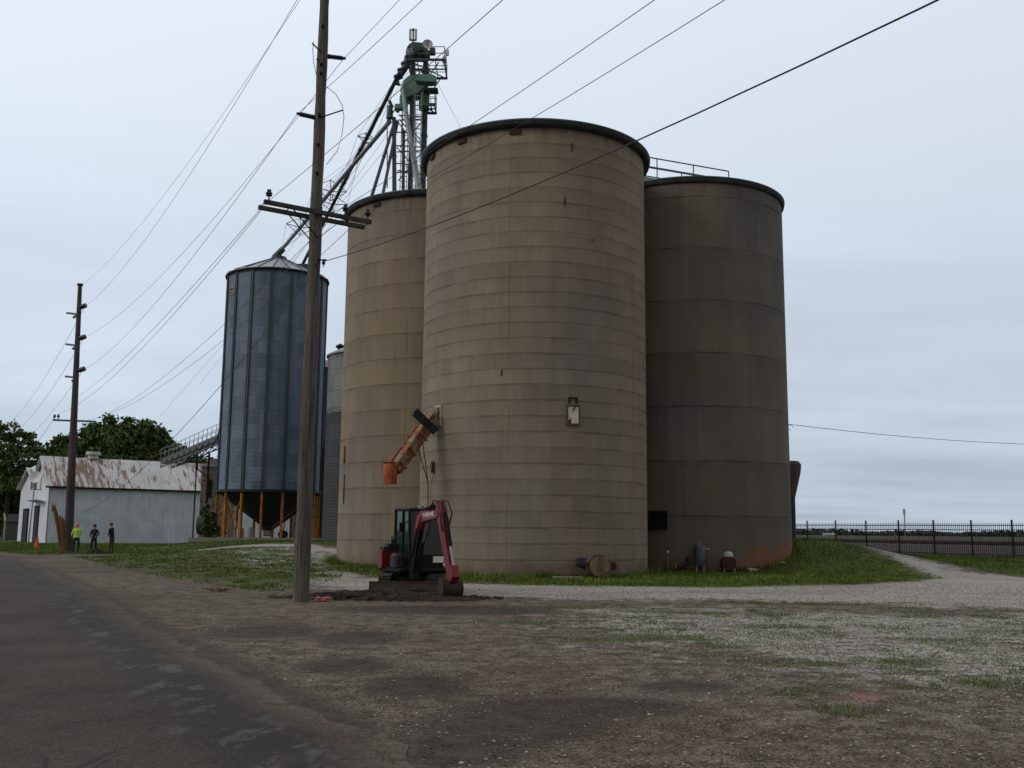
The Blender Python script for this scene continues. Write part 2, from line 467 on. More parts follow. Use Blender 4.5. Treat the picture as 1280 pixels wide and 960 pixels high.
M['green'] = simple('green_painted_steel', (.13, .25, .205), .5, .1, var=.2, scale=2, dirt=(.05, .07, .06), dth=.64)
M['palegreen'] = simple('pale_green_steel', (.30, .37, .35), .5, .2, var=.15, scale=2)
M['teal'] = simple('dark_teal_steel', (.060, .098, .098), .5, .2, var=.3, scale=3)
M['darkpipe'] = simple('dark_spout', (.045, .048, .065), .5, .3, var=.25)
M['palepipe'] = simple('galvanised_spout', (.25, .28, .32), .45, .4, var=.2)
M['latt'] = simple('galvanised_lattice', (.12, .13, .145), .6, .3, var=.25)
M['antenna'] = simple('antenna_grey', (.55, .56, .58), .6, var=.1)
M['wire'] = simple('cable', (.035, .035, .04), .6, .2, var=.1, bump=0)
M['wirepale'] = simple('aluminium_cable', (.14, .14, .155), .5, .4, var=.1, bump=0)
M['insul'] = simple('insulator', (.03, .03, .035), .4, var=.1)
M['galvpole'] = simple('light_pole_paint', (.22, .24, .25), .5, .4)
def wood(name, a, b, cyl=None):
    t = NT(name); P = t.map(t.obj, (1, 1, .035))
    n = t.noise(22, 6, P, rough=.7, dist=.4); crack = t.ss(t.noise(34, 5, t.map(t.obj, (1, 1, .02), loc=(3, 1, 0)), rough=.75), .62, .66)
    kn = t.ss(t.voro(1.6, t.map(t.obj, (2.2, 2.2, .8))), .10, .04)
    c = t.mix(t.lin(n, .3, .7), a, b); c = t.mix(t.math('MULTIPLY', crack, .8), c, (.012, .01, .009)); c = t.mix(t.math('MULTIPLY', kn, .7), c, (.02, .017, .014))
    big = t.lin(t.noise(1.2, 4, t.map(t.obj, (1, 1, .3))), .3, .7, .75, 1.25)
    h = t.math('SUBTRACT', n, crack)
    return t.fin(t.scale(c, big), .92, 0, t.bump(h, .7, .012), .15)
M['pole'] = wood('weathered_pole', (.038, .032, .028), (.185, .168, .155))
M['farpole'] = wood('far_pole', (.055, .045, .055), (.11, .09, .105))
M['arm'] = wood('crossarm_wood', (.04, .037, .036), (.11, .105, .10))
M['log'] = wood('rotten_log', (.06, .032, .02), (.19, .10, .06))
M['bark'] = wood('bark', (.03, .024, .018), (.075, .06, .045))
def rusty(name, base, rust, th=.5):
    t = NT(name); n = t.noise(3.2, 6, rough=.7)
    c = t.mix(t.ss(n, th - .04, th + .04), base, rust)
    c = t.scale(c, t.lin(t.noise(14, 4), .3, .7, .75, 1.25))
    return t.fin(c, .75, .1, t.bump(n, .3, .01), .25)
M['rustorange'] = rusty('rusty_orange_steel', (.24, .235, .19), (.25, .070, .028), .54 - .06)
M['nozzle'] = rusty('orange_nozzle', (.27, .060, .022), (.36, .095, .035), .5)
M['hatchpaint'] = rusty('flaking_white_paint', (.62, .62, .60), (.16, .03, .02), .57)
def glass():
    t = NT('cab_glass'); b = t.b
    b.inputs['Base Color'].default_value = (.012, .03, .025, 1); b.inputs['Roughness'].default_value = .05
    b.inputs['Transmission Weight'].default_value = .0; b.inputs['Alpha'].default_value = .68
    b.inputs['Specular IOR Level'].default_value = .6
    return t.m
M['glass'] = glass()
def leafmat(name, c, v=.5):
    t = NT(name)
    r_ = t.island(); big = t.lin(t.noise(.35, 3), .3, .7, .6, 1.45)
    k = t.math('MULTIPLY', t.lin(r_, 0, 1, 1 - v, 1 + v), big)
    cc = t.mix(t.lin(t.white(t.comb(r_, 1.0, 2.0)), 0, 1), c, (c[0] * 1.5, c[1] * 1.1, c[2] * .7))
    t.fin(t.scale(cc, k), .65, 0, None, .25)
    return t.m
M['leaf_dark'] = leafmat('leaf_dark', (.046, .094, .026))
M['leaf_mid'] = leafmat('leaf_mid', (.056, .110, .032))
M['grassblade'] = leafmat('grass_blade', (.072, .130, .020), .55)
M['weed'] = leafmat('weed_blade', (.060, .110, .028), .5)
M['farwood'] = leafmat('far_wood', (.040, .052, .060), .3)

# ------------------------------------------------------------------ terrain
F0 = np.array([19.45, 65.7]); FD = np.array([.478, -.878]); FN = np.array([.878, .478])
def S(t): t = np.clip(t, 0, 1); return t * t * (3 - 2 * t)
def terrain(x, y):
    x = np.asarray(x, float); y = np.asarray(y, float)
    q_ = S((y - 64) / 12); zl_ = .75 * S((y - 40) / 25) * (S((x + 23) / 9) * (1 - q_) + S((x + 31) / 12) * q_)
    k_ = S((x - 8) / 8); zb = (zl_ * (1 - k_) + .43 * S((y - 36) / 16) * k_) * (1 - S((y - 140) / 60))
    z = zb + 1.05 * np.exp(-((x - 13.8) ** 2 + (y - 46.5) ** 2) / 18)
    s = (x - F0[0]) * FN[0] + (y - F0[1]) * FN[1]
    B = S((s - 2.2) / 2.6)
    z = z * (1 - B) + 1.02 * B
    z = z * (1 - .75 * S((s - 11) / 5))
    z = z + .018 * np.sin(x * .9 + 1.3 * np.sin(y * .35)) * np.cos(y * .55 + .3 * x) * (np.abs(x) < 80)
    return z
def tz(x, y): return float(terrain(x, y))
def polyfield(x, y, poly, feather):
    """0..1, .5 on the outline"""
    P = np.array(poly, float); n = len(P)
    inside = np.zeros(x.shape, bool); d = np.full(x.shape, 1e9)
    for i in range(n):
        a = P[i]; b = P[(i + 1) % n]
        ab = b - a; L2 = (ab ** 2).sum()
        t = np.clip(((x - a[0]) * ab[0] + (y - a[1]) * ab[1]) / L2, 0, 1)
        d = np.minimum(d, np.hypot(x - a[0] - t * ab[0], y - a[1] - t * ab[1]))
        c = ((a[1] > y) != (b[1] > y)) & (x < (b[0] - a[0]) * (y - a[1]) / (b[1] - a[1] + 1e-12) + a[0])
        inside ^= c
    sd_ = np.where(inside, d, -d)
    return np.clip(.5 + sd_ / (2 * feather), 0, 1)
def blobs(x, y, L_):
    v = np.zeros(x.shape)
    for cx_, cy_, rx, ry in L_: v = np.maximum(v, np.exp(-(((x - cx_) / rx) ** 2 + ((y - cy_) / ry) ** 2) * .8))
    return v
APRON = [(-8.6, 45.0), (-6.5, 38.5), (-4.0, 33.4), (-0.9, 30.6), (1.4, 30.2), (5.0, 30.0), (9.0, 31.6), (11.5, 32.9), (15.5, 36.4), (16.6, 41), (15.8, 47), (14.5, 52.0), (12.5, 57), (10, 63), (5.1, 66), (-3, 62), (-9.2, 56), (-9.0, 50)]
LAWN = [(-33, 62), (-27.5, 57.5), (-24.5, 60), (-21, 62.0), (-17, 63.5), (-12, 62), (-8.8, 55), (-5, 56), (-5, 80), (-10, 140), (-120, 140), (-120, 118), (-60, 74)]
MIXL = [(-25.1, 54.5), (-20.6, 61.1), (-12.4, 60.3), (-6.5, 45.5), (-4.6, 33.0), (-5.0, 24.2), (-6.9, 25.1), (-11.3, 31.5), (-15.7, 38.3)]
FARR = [(11, 66), (13.5, 61), (16.3, 56), (18.3, 51), (19.0, 46), (19.2, 41), (20.5, 36.5), (25, 32), (60, 22), (60, 70), (20, 130), (0, 100)]
PALE = [(-1.8, 30.6), (1.4, 30.4), (5.1, 30.4), (8.9, 31.8), (11.8, 33.2), (15.8, 38.2), (16.4, 45), (15.2, 51), (13, 56.6), (10.5, 61), (12.5, 62), (15.5, 56.5), (17.8, 51), (18.5, 46), (18.6, 41), (19.8, 36.5), (24, 32), (40, 26), (26, 21.5), (13.5, 21.5), (10.2, 22.6), (8.1, 24.0), (4.7, 24.4), (2.2, 24.2), (0.0, 24.6), (-0.7, 25.0), (-3.2, 25.6), (-5.2, 27.4)]
PALEL = [(-15.5, 52.8), (-14.5, 56.8), (-11.1, 57.4), (-8.4, 49.5), (-7.2, 42.5), (-4.6, 34.1), (-0.9, 30.8), (-0.8, 26.0), (-3.4, 25.6), (-5.4, 28.6), (-10.0, 38.4)]
STONES = [(-0.3, 22.5), (4.3, 23), (13.5, 22), (12, 11), (6.0, 9.2), (4.1, 10.4), (2.5, 11.9), (1.3, 13.3), (0.0, 16.3)]
WET = [(0.03, 8.64, 0.91, .9), (-0.97, 10.66, 0.6, 0.97), (-2.24, 15.24, 0.74, 1.0), (-3.84, 15.93, 0.9, 1.2), (-1.96, 12.14, 0.59, 0.7), (1.86, 10.68, 0.6, 0.4), (0.6, 9.44, 1.2, 0.6), (-1.3, 20.6, 2.6, 1.3), (-.6, 7.6, .8, .6)]
TRACKL = [(-23.5, 57.2), (-19.5, 59.3), (-12.3, 61.2), (-8.6, 54), (-8.8, 51), (-12.5, 57.8), (-19, 56.6)]
TUFT = [(-13, 40, 3.2, 1.2), (-9.5, 32.5, 2.6, 1.1), (-15.5, 47, 3.5, 1.6), (3.73, 12.77, 1.13, 0.5), (8.09, 20.02, 1.13, 1.2), (9.42, 20.17, 0.98, 1.2), (3.02, 14.63, 0.94, .8), (5.15, 20.26, 0.98, 1.2), (5.17, 11.15, 0.54, 0.7), (3.63, 20.67, 2.67, .9), (1.23, 15.22, 0.74, 0.6), (3.23, 9.36, 0.45, 0.3), (3.09, 10.34, 0.6, 0.4), (5.04, 12.79, 1.0, .8), (2.27, 15.76, 1.6, 1.0), (1.2, 21.5, 1.6, .7), (7, 23.4, 3.2, .7), (10.5, 17.5, 1.6, .9), (6.6, 15.6, 1.3, .8), (7.6, 13.2, .9, .6), (4.4, 17.6, 1.8, .7), (0.2, 18.0, .9, .5)]
PAINT = [(3.43, 10.12, 0.30, 0.36), (3.85, 10.5, .2, .14), (2.51, 14.69, 0.28, 0.31), (0.04, 16.9, 0.16, 0.28), (-4.25, 22.3, 0.25, .45)]
ROADR = [(6.9, -8), (3.1, -0.2), (-0.63, 7.05), (-2.6, 10.8), (-5.9, 16.7), (-11.6, 27.5), (-18.2, 39.4), (-24.5, 50), (-31.5, 60.5), (-42, 75), (-58, 96), (-90, 134), (-140, 190)]
def road_d(x, y):
    """signed distance to the road's right edge, + on the verge side"""
    P = np.array(ROADR, float); d = np.full(x.shape, 1e9); sg = np.ones(x.shape)
    for i in range(len(P) - 1):
        a = P[i]; b = P[i + 1]; ab = b - a; L2 = (ab ** 2).sum()
        t = np.clip(((x - a[0]) * ab[0] + (y - a[1]) * ab[1]) / L2, 0, 1)
        dd = np.hypot(x - a[0] - t * ab[0], y - a[1] - t * ab[1])
        cr = ab[0] * (y - a[1]) - ab[1] * (x - a[0])
        sg = np.where(dd < d, np.where(cr > 0, -1, 1), sg); d = np.minimum(d, dd)
    return d * sg
def vnoise(x, y, sc, seed=0):
    """cheap value noise, numpy"""
    x = np.asarray(x) / sc + seed * 17.3; y = np.asarray(y) / sc + seed * 9.1
    xi = np.floor(x); yi = np.floor(y); fx = S(x - xi); fy = S(y - yi)
    def h(a, b): 
        q = np.sin(a * 127.1 + b * 311.7) * 43758.5453
        return q - np.floor(q)
    return (h(xi, yi) * (1 - fx) + h(xi + 1, yi) * fx) * (1 - fy) + (h(xi, yi + 1) * (1 - fx) + h(xi + 1, yi + 1) * fx) * fy
def masks(x, y):
    grass = np.maximum.reduce([polyfield(x, y, APRON, 1.5), polyfield(x, y, LAWN, 1.6), polyfield(x, y, FARR, 1.2),
                               .58 * polyfield(x, y, MIXL, 2.0), .60 * blobs(x, y, TUFT), .40 * polyfield(x, y, STONES, 2.5)])
    far = S((np.hypot(x, y) - 110) / 40); grass = np.maximum(grass, far * .9)
    left = S((-x - 26 + (60 - y) * .2) / 6) * S((y - 66) / 10)
    pale = np.maximum(polyfield(x, y, PALE, 2.4), polyfield(x, y, PALEL, 1.8) * .95)
    pale = np.maximum(pale, .60 * polyfield(x, y, STONES, 2.5)); pale = np.maximum(pale, .50 * polyfield(x, y, MIXL, 3.0))
    pale = np.maximum(pale, .8 * polyfield(x, y, TRACKL, .8)); grass = grass * (1 - .55 * polyfield(x, y, TRACKL, .8))
    s = (x - F0[0]) * FN[0] + (y - F0[1]) * FN[1]
    ball = S((s - 1.5) / 1.0) * (1 - S((s - 13) / 3)) * (y > 5)
    grass = grass * (1 - ball)
    rd = road_d(x, y)
    shoulder = np.exp(-np.clip(rd, 0, None) / .55) * .80 + .42 * np.exp(-((rd - 1.9) / .22) ** 2) * (y < 26) + .36 * np.exp(-((rd - 3.5) / .22) ** 2) * (y < 22)
    wet = np.maximum(blobs(x, y, WET), shoulder)
    grass = grass * S((rd - .3) / 1.5)
    paint = blobs(x, y, PAINT)
    return grass, pale, wet, paint, ball, rd

def ground_material(name, road=False):
    t = NT(name); P = t.obj
    nz = t.noise(.55, 6, P, rough=.62); n3 = t.noise(3.0, 6, P, rough=.68); n12 = t.noise(13, 5, P, rough=.7)
    st = t.voro(24, P); sc_ = t.voro(24, P, outp='Color'); st2 = t.voro(60, P); stc2 = t.voro(60, P, outp='Color'); st0 = t.voro(9, P, outp='Color')
    # brown packed dirt with fine gravel
    dirt = t.mix(t.ss(n3, .38, .62), (.074, .054, .040), (.190, .160, .126))
    n1_ = t.noise(.16, 5, P, rough=.6); dirt = t.mix(t.math('MULTIPLY', t.ss(n1_, .46, .60), .55), dirt, (.070, .047, .033))
    dirt = t.mix(t.math('MULTIPLY', t.ss(nz, .52, .68), .6), dirt, (.150, .128, .104))
    g2 = t.sep(stc2)
    dirt = t.scale(dirt, t.lin(g2[0], 0, 1, .45, 1.6))
    peb = t.math('MULTIPLY', t.ss(g2[1], .86, .9), t.ss(st2, .5, .3))
    dirt = t.mix(t.math('MULTIPLY', peb, .8), dirt, (.34, .32, .29))
    # pale crushed limestone
    g1 = t.sep(sc_)
    pale = t.scale(t.mix(g1[2], (.48, .455, .42), (.36, .34, .31)), t.lin(g1[0], 0, 1, .62, 1.25))
    pale = t.scale(pale, t.lin(g2[2], 0, 1, .8, 1.2))
    pale = t.mix(t.math('MULTIPLY', t.ss(n3, .55, .72), .45), pale, (.20, .175, .145))
    # turf underlay
    gr = t.mix(t.ss(n3, .35, .65), (.036, .064, .014), (.080, .115, .032))
    gr = t.scale(gr, t.lin(n12, .3, .7, .6, 1.4))
    gr = t.mix(t.math('MULTIPLY', t.ss(nz, .48, .62), .5), gr, (.115, .108, .050))
    amix = t.math('ADD', t.math('MULTIPLY', n3, .62), t.math('MULTIPLY', n12, .38))
    pm = t.ss(t.math('ADD', t.attr('pale'), t.math('ADD', t.math('MULTIPLY', t.math('SUBTRACT', amix, .5), 1.7), t.math('MULTIPLY', t.math('SUBTRACT', nz, .5), 1.0))), .40, .62)
    pm = t.math('MULTIPLY', pm, t.lin(t.noise(.30, 6, t.map(P, (.5, 1.5, 1)), rough=.65), .36, .52, .62, 1))
    weedy = t.math('MULTIPLY', t.ss(t.noise(1.4, 6, t.map(P, (.6, 1.5, 1), loc=(3, 3, 0)), rough=.7), .50, .62), t.ss(t.attr('grass'), .12, .30)); dirt = t.mix(t.math('MULTIPLY', weedy, .6), dirt, (.060, .072, .030))
    c = t.mix(pm, dirt, pale)
    gm = t.ss(t.math('ADD', t.attr('grass'), t.math('ADD', t.math('MULTIPLY', t.math('SUBTRACT', amix, .5), 1.7), t.math('MULTIPLY', t.math('SUBTRACT', nz, .5), .8))), .46, .60)
    c = t.mix(gm, c, gr)
    wm_ = t.ss(t.math('ADD', t.attr('wet'), t.math('MULTIPLY', t.math('SUBTRACT', n3, .5), 1.0)), .38, .66)
    wetc = t.scale(c, .42)
    wetc = t.mix(.45, wetc, (.040, .024, .018))
    c = t.mix(t.math('MULTIPLY', wm_, .85), c, wetc)
    pt = t.ss(t.math('ADD', t.attr('paint'), t.math('MULTIPLY', t.math('SUBTRACT', n12, .5), 1.9)), .62, .76)
    c = t.mix(t.math('MULTIPLY', pt, .42), c, (.44, .085, .07))
    ba = t.attr('ballast'); bc = t.scale(t.mix(g1[1], (.065, .055, .055), (.11, .095, .09)), t.lin(g1[0], 0, 1, .6, 1.3))
    c = t.mix(ba, c, bc)
    # far ploughed fields
    d = t.ss(t.attr('far'), .2, .8)
    fl = t.mix(t.ss(t.noise(.004, 3, t.map(P, (1, 3, 1))), .45, .55), (.060, .055, .040), (.050, .066, .032))
    c = t.mix(d, c, fl)
    h = t.math('ADD', t.math('MULTIPLY', n12, .6), t.math('ADD', t.math('MULTIPLY', t.math('SUBTRACT', .6, st), .45), t.math('MULTIPLY', t.math('SUBTRACT', .6, st2), .4)))
    rough = t.lin(wm_, 0, 1, .93, .72)
    if road:
        u = t.attr('edge')                     # metres in from the verge edge
        agg = t.voro(95, P, outp='Color'); ag = t.sep(agg)
        asp = t.scale(t.mix(t.ss(nz, .35, .65), (.043, .035, .0275), (.068, .055, .044)), t.lin(ag[0], 0, 1, .55, 1.5))
        asp = t.scale(asp, t.lin(n12, .3, .7, .82, 1.18))
        asp = t.mix(t.math('MULTIPLY', t.ss(n3, .5, .75), .35), asp, (.036, .038, .034))
        spk = t.math('MULTIPLY', t.ss(g2[1], .94, .96), .55); asp = t.mix(spk, asp, (.16, .135, .11))
        # old tar/patch strip along the edge
        nn = t.noise(.9, 5, t.map(P, (1, .5, 1), rot=(0, 0, .5)), rough=.6)
        uw = t.math('ADD', u, t.math('MULTIPLY', t.math('SUBTRACT', nn, .5), .9))
        strip = t.math('MULTIPLY', t.math('MULTIPLY', t.ss(uw, .25, .6), t.ss(uw, 1.5, .95)), t.lin(n3, .35, .65, .35, 1))
        lightp = t.ss(t.noise(2.2, 6, t.map(P, (1.5, .7, 1), rot=(0, 0, .5)), rough=.68), .52, .60)
        asp = t.mix(t.math('MULTIPLY', strip, .75), asp, t.mix(lightp, (.018, .017, .017), (.115, .112, .11)))
        crk = t.ss(t.voro(.8, t.map(P, (1, .45, 1), rot=(0, 0, .5)), feature='DISTANCE_TO_EDGE'), .012, .004)
        asp = t.mix(t.math('MULTIPLY', t.math('MULTIPLY', crk, t.ss(nz, .5, .6)), .6), asp, (.02, .02, .02))
        ms = t.ss(t.math('ADD', u, t.math('MULTIPLY', t.math('SUBTRACT', amix, .5), 2.0)), .62, .0)
        sh = t.scale(t.mix(n3, (.055, .038, .030), (.10, .078, .062)), t.lin(g2[0], 0, 1, .6, 1.4))
        far_m = t.ss(t.sep(P)[1], 38, 56)
        asp = t.mix(t.math('MULTIPLY', far_m, t.ss(n3, .3, .7)), asp, (.105, .088, .072))
        c = t.mix(ms, asp, t.mix(.5, sh, c)); h = t.math('ADD', t.math('MULTIPLY', ag[0], .4), t.math('MULTIPLY', n12, .3))
        rough = t.lin(strip, 0, 1, .88, .74)
        return t.fin(c, rough, 0, t.bump(h, .5, .008), .18)
    return t.fin(c, rough, 0, t.bump(h, .7, .022), .2)
M['ground'] = ground_material('ground_dirt_gravel')
M['road'] = ground_material('worn_asphalt', True)

def geo(a, b, n, g): return np.array([a + (b - a) * ((g ** i - 1) / (g ** n - 1)) for i in range(n + 1)])
def ggrid(name, mat, xs, ys, zoff=0):
    X, Y = np.meshgrid(xs, ys); Z = terrain(X, Y) + zoff
    nx, ny = len(xs), len(ys)
    v = np.stack([X.ravel(), Y.ravel(), Z.ravel()], 1)
    i = np.arange((nx - 1) * (ny - 1)); a = (i // (nx - 1)) * nx + i % (nx - 1)
    f = np.stack([a, a + 1, a + nx + 1, a + nx], 1)
    me = bpy.data.meshes.new(name); me.from_pydata(v.tolist(), [], f.tolist())
    me.polygons.foreach_set('use_smooth', [True] * len(f))
    g, p, w, pa, ba, rd = masks(X.ravel(), Y.ravel())
    far = S((np.hypot(X, Y).ravel() - 130) / 60)
    for nm, arr in (('grass', g), ('pale', p), ('wet', w), ('paint', pa), ('ballast', ba), ('far', far)):
        at_ = me.attributes.new(nm, 'FLOAT', 'POINT'); at_.data.foreach_set('value', arr.astype(np.float32))
    me.materials.append(mat); me.update()
    o = bpy.data.objects.new(name, me); col.objects.link(o)
    return o
xs = np.concatenate([-geo(34, 5000, 26, 1.3)[::-1], np.arange(-33.6, 33.6, .32), geo(34, 5000, 26, 1.3)])
ys = np.concatenate([-geo(6, 3000, 14, 1.6)[::-1], np.arange(-5.5, 30, .3), geo(30, 90, 95, 1.011), geo(90.8, 6000, 34, 1.22)])
ground = ggrid('ground', M['ground'], xs, ys)
tag(ground, kind='structure')

# road: its own sheet 4 mm and more above the ground
def build_road():
    P = np.array(ROADR, float)
    # resample
    seg = np.hypot(*(P[1:] - P[:-1]).T); cum = np.concatenate([[0], np.cumsum(seg)]); 
    q = [0.0]
    while q[-1] < cum[-1]: q.append(q[-1] + (.25 if q[-1] < 75 else 2.0))
    q = np.array(q[:-1])
    cxp = np.interp(q, cum, P[:, 0]); cyp = np.interp(q, cum, P[:, 1])
    k = np.ones(25) / 25
    def sm(a): 
        b = np.convolve(np.pad(a, 12, mode='edge'), k, 'valid'); return b
    sx, sy = sm(cxp), sm(cyp)
    tx, ty = np.gradient(sx), np.gradient(sy); ln = np.hypot(tx, ty); tx /= ln; ty /= ln
    us = np.concatenate([[0, .12, .25, .4, .6, .8, 1.0, 1.3], np.arange(1.7, 7.6, .4)])
    jit = (vnoise(q, q * 0, .3, 3) - .5) * .22 + (vnoise(q, q * 0, .9, 8) - .5) * .30 + (vnoise(q, q * 0, 2.6, 5) - .5) * .5
    verts = []; edge = []
    for i in range(len(q)):
        for j, u in enumerate(us):
            uu_ = u - (jit[i] * max(0, 1 - u / 1.0))
            if j == len(us) - 1: uu_ += jit[i] * .5
            x = sx[i] - ty[i] * uu_; y = sy[i] + tx[i] * uu_
            verts.append((x, y)); edge.append(u)
    verts = np.array(verts); edge = np.array(edge)
    z = terrain(verts[:, 0], verts[:, 1]) + .006 + .05 * S(edge / 1.2) * (1 - S((edge - 6.5) / 1.2))
    nu = len(us); fs = []
    for i in range(len(q) - 1):
        for j in range(nu - 1):
            a = i * nu + j; fs.append((a, a + nu, a + nu + 1, a + 1)[::-1])
    me = bpy.data.meshes.new('road'); me.from_pydata(np.column_stack([verts, z]).tolist(), [], fs)
    me.polygons.foreach_set('use_smooth', [True] * len(fs))
    g, p, w, pa, ba, rd = masks(verts[:, 0], verts[:, 1])
    for nm, arr in (('grass', g * 0), ('pale', p * 0), ('wet', w * 0 + .3), ('paint', pa * 0), ('ballast', ba * 0), ('far', g * 0), ('edge', edge)):
        at_ = me.attributes.new(nm, 'FLOAT', 'POINT'); at_.data.foreach_set('value', np.asarray(arr, np.float32))
    me.materials.append(M['road']); me.update()
    o = bpy.data.objects.new('road', me); col.objects.link(o); tag(o, kind='structure')
build_road()

# railway behind the fence
def rail_pt(s, off, z): return Vector((F0[0] + FD[0] * s + FN[0] * off, F0[1] + FD[1] * s + FN[1] * off, z))
tr = thing('railway_track', 'pair of rusty steel rails on sleepers along the embankment behind the black fence', 'railway track', (*rail_pt(0, 7, 0).xy, 1.0))
for o_ in (6.2, 7.64):
    b = MB(); b.bar(rail_pt(-60, o_, 1.17), rail_pt(60, o_, 1.17), .07, .15); b.build('rail', simple('rusty_rail', (.07, .04, .03), .6, .3), tr)
b = MB()
for i in range(-75, 75): b.bar(rail_pt(i * .8, 5.7, 1.03), rail_pt(i * .8, 8.2, 1.03), .22, .14)
b.build('sleepers', M['bark'], tr)['kind'] = 'stuff'

# ------------------------------------------------------------------ silos
SIL = {'F': (.88, 39.56), 'R': (8.05, 45.27), 'L': (-3.62, 47.3)}
RS, HS = 4.48, 16.45
def silo(key, mat, label, pockets, ov=.24):
    cx_, cy_ = SIL[key]
    t = thing('concrete_silo', label, 'silo', (cx_, cy_, 0), 0, 'round concrete grain silos')
    b = MB()
    prof = [(RS, -.3)] + [(RS, z) for z in np.arange(.5, HS, 1.0)] + [(RS, HS)]
    b.lathe(prof, (cx_, cy_, 0), 160); w = b.build('wall', mat, t, 'all')
    b = MB(); b.lathe([(RS - .02, HS - .02), (RS + ov * .6, HS + .0), (RS + ov, HS + .06), (RS + ov + .01, HS + .24), (RS + ov - .06, HS + .26), (2.2, HS + .62), (.02, HS + .72)], (cx_, cy_, 0), 128)
    r_ = b.build('roof', M['rim'], t, 'all')
    b = MB(); b.lathe([(RS + ov + .013, HS + .18), (RS + ov + .03, HS + .19), (RS + ov + .03, HS + .25), (RS + ov + .013, HS + .265)], (cx_, cy_, 0), 128)
    b.build('roof_flashing', M['teal'], t, 'all')
    for a in pockets:
        M_ = Matrix.Rotation(a, 3, 'Z')
        b = MB(); b.box((cx_ + math.cos(a) * (RS + .02), cy_ + math.sin(a) * (RS + .02), HS - .16), (.10, .42, .18), M_)
        b.build('form_pocket', simple('pocket_wood', (.05, .025, .018), .9), t)
    return t
D90 = -math.pi / 2
sF = silo('F', M['conc_front'], 'tall tan concrete silo in front, nearest of the cluster, with white hatch and rusty spout', [D90 - .19, D90 - .69, D90 - 1.15, D90 - 2.2, D90 + 1.9])
sR = silo('R', M['conc_right'], 'darker grey concrete silo on the right with orange stained foot', [D90 - 2.6, D90 + 2.4], .11)
sL = silo('L', M['conc_left'], 'tan concrete silo on the left, partly hidden behind the front one', [D90 - .62, D90 + 2.0], .19)
# cracks / iron bars showing on the front wall
def onwall(key, px, py):
    """point on the silo's wall seen at this direction"""
    cx_, cy_ = SIL[key]; r = ray(px, py); a = r.x ** 2 + r.y ** 2; bq = -2 * (r.x * cx_ + r.y * cy_); c = cx_ ** 2 + cy_ ** 2 - RS ** 2
    D = bq * bq - 4 * a * c
    t = (-bq - math.sqrt(max(D, 0))) / (2 * a)
    p = r * t + Vector((0, 0, HC)); nrm = Vector((p.x - cx_, p.y - cy_, 0)).normalized()
    return p, nrm
def wallM(n):
    return Matrix((Vector((-n.y, n.x, 0)), n, Vector((0, 0, 1)))).transposed()   # x along the wall, y outward
b = MB()
for px, py, h_, w_ in ((715, 184, .32, .05), (706, 252, .34, .05), (627, 466, .22, .05), (594, 170, .12, .04), (740, 300, .10, .04)):
    p, n = onwall('F', px, py); b = MB(); b.box(p + n * .004, (w_, .03, h_), wallM(n)); b.build('rust_bar', simple('rust_bar', (.05, .03, .022), .9), sF)
p, n = onwall('F', 716, 519)
b = MB(); Mw = wallM(n); b.box(p + n * .03, (.40, .06, .60), Mw); hp = b.build('hatch', M['hatchpaint'], sF)
b = MB()
for dx, dz, sx_, sz_ in ((-.23, 0, .05, .70), (.23, 0, .05, .70), (0, .34, .52, .05), (0, -.34, .52, .05)):
    b.box(p + n * .045 + Mw @ Vector((dx, 0, dz)), (sx_, .09, sz_), Mw)
b.build('hatch_frame', simple('frame_rust', (.10, .075, .06), .8), hp)
b = MB()
b.box(p + n * .02 + Mw @ Vector((0, 0, .62)), (.26, .04, .05), Mw); b.box(p + n * .02 + Mw @ Vector((-.14, 0, .53)), (.05, .04, .22), Mw); b.box(p + n * .02 + Mw @ Vector((.14, 0, .53)), (.05, .04, .22), Mw)
b.build('hatch_bracket', M['black'], hp)
# dark inlet door low on the right silo
p, n = onwall('R', 823, 650); b = MB(); b.box(p + n * .05, (.75, .14, .75), wallM(n)); b.build('access_door', M['black'], sR)
# rust streak bar on left silo
p, n = onwall('L', 431.5, 568)
b = MB(); b.box(p + n * .03, (.10, .10, .75), wallM(n)); p2, n2 = onwall('L', 430.5, 612); b.box(p2 + n2 * .02, (.06, .06, 1.3), wallM(n2)); b.build('rusty_bracket', rusty('rust_dark', (.10, .045, .02), (.30, .13, .04), .5), sL)

# rooftop catwalk between front and right silos
cw = thing('rooftop_catwalk', 'steel rooftop catwalk with pipe railing between the front and right silos', 'catwalk', (7.0, 48.2, HS + .3))
A_ = Vector((3.0, 46.4, 19.05)); B_ = Vector((10.9, 49.7, 19.05))
dcw = (B_ - A_).normalized(); ncw = Vector((dcw.y, -dcw.x, 0)) * .55
b = MB(); b.bar(A_, B_, 1.1, .06); b.build('deck', M['latt'], cw)
b = MB()
for sgn in (-1, 1): b.bar(A_ + ncw * sgn - V(0, 0, .22), B_ + ncw * sgn - V(0, 0, .22), .08, .40)
b.build('girder', M['palepipe'], cw)
for sgn in (-1, 1):
    b = MB()
    for h_ in (.55, 1.08): b.bar(A_ + ncw * sgn + V(0, 0, h_), B_ + ncw * sgn + V(0, 0, h_), .05)
    nps = 5
    for i in range(nps):
        q = A_.lerp(B_, i / (nps - 1)) + ncw * sgn; b.bar(q, q + V(0, 0, 1.08), .05)
    b.build('railing', M['latt'], cw)
for i in range(4):
    b = MB(); q = A_.lerp(B_, (i + .3) / 4); b.bar(q - V(0, 0, .1), q - V(0, 0, 2.1), .12); b.build('support_leg', M['latt'], cw)

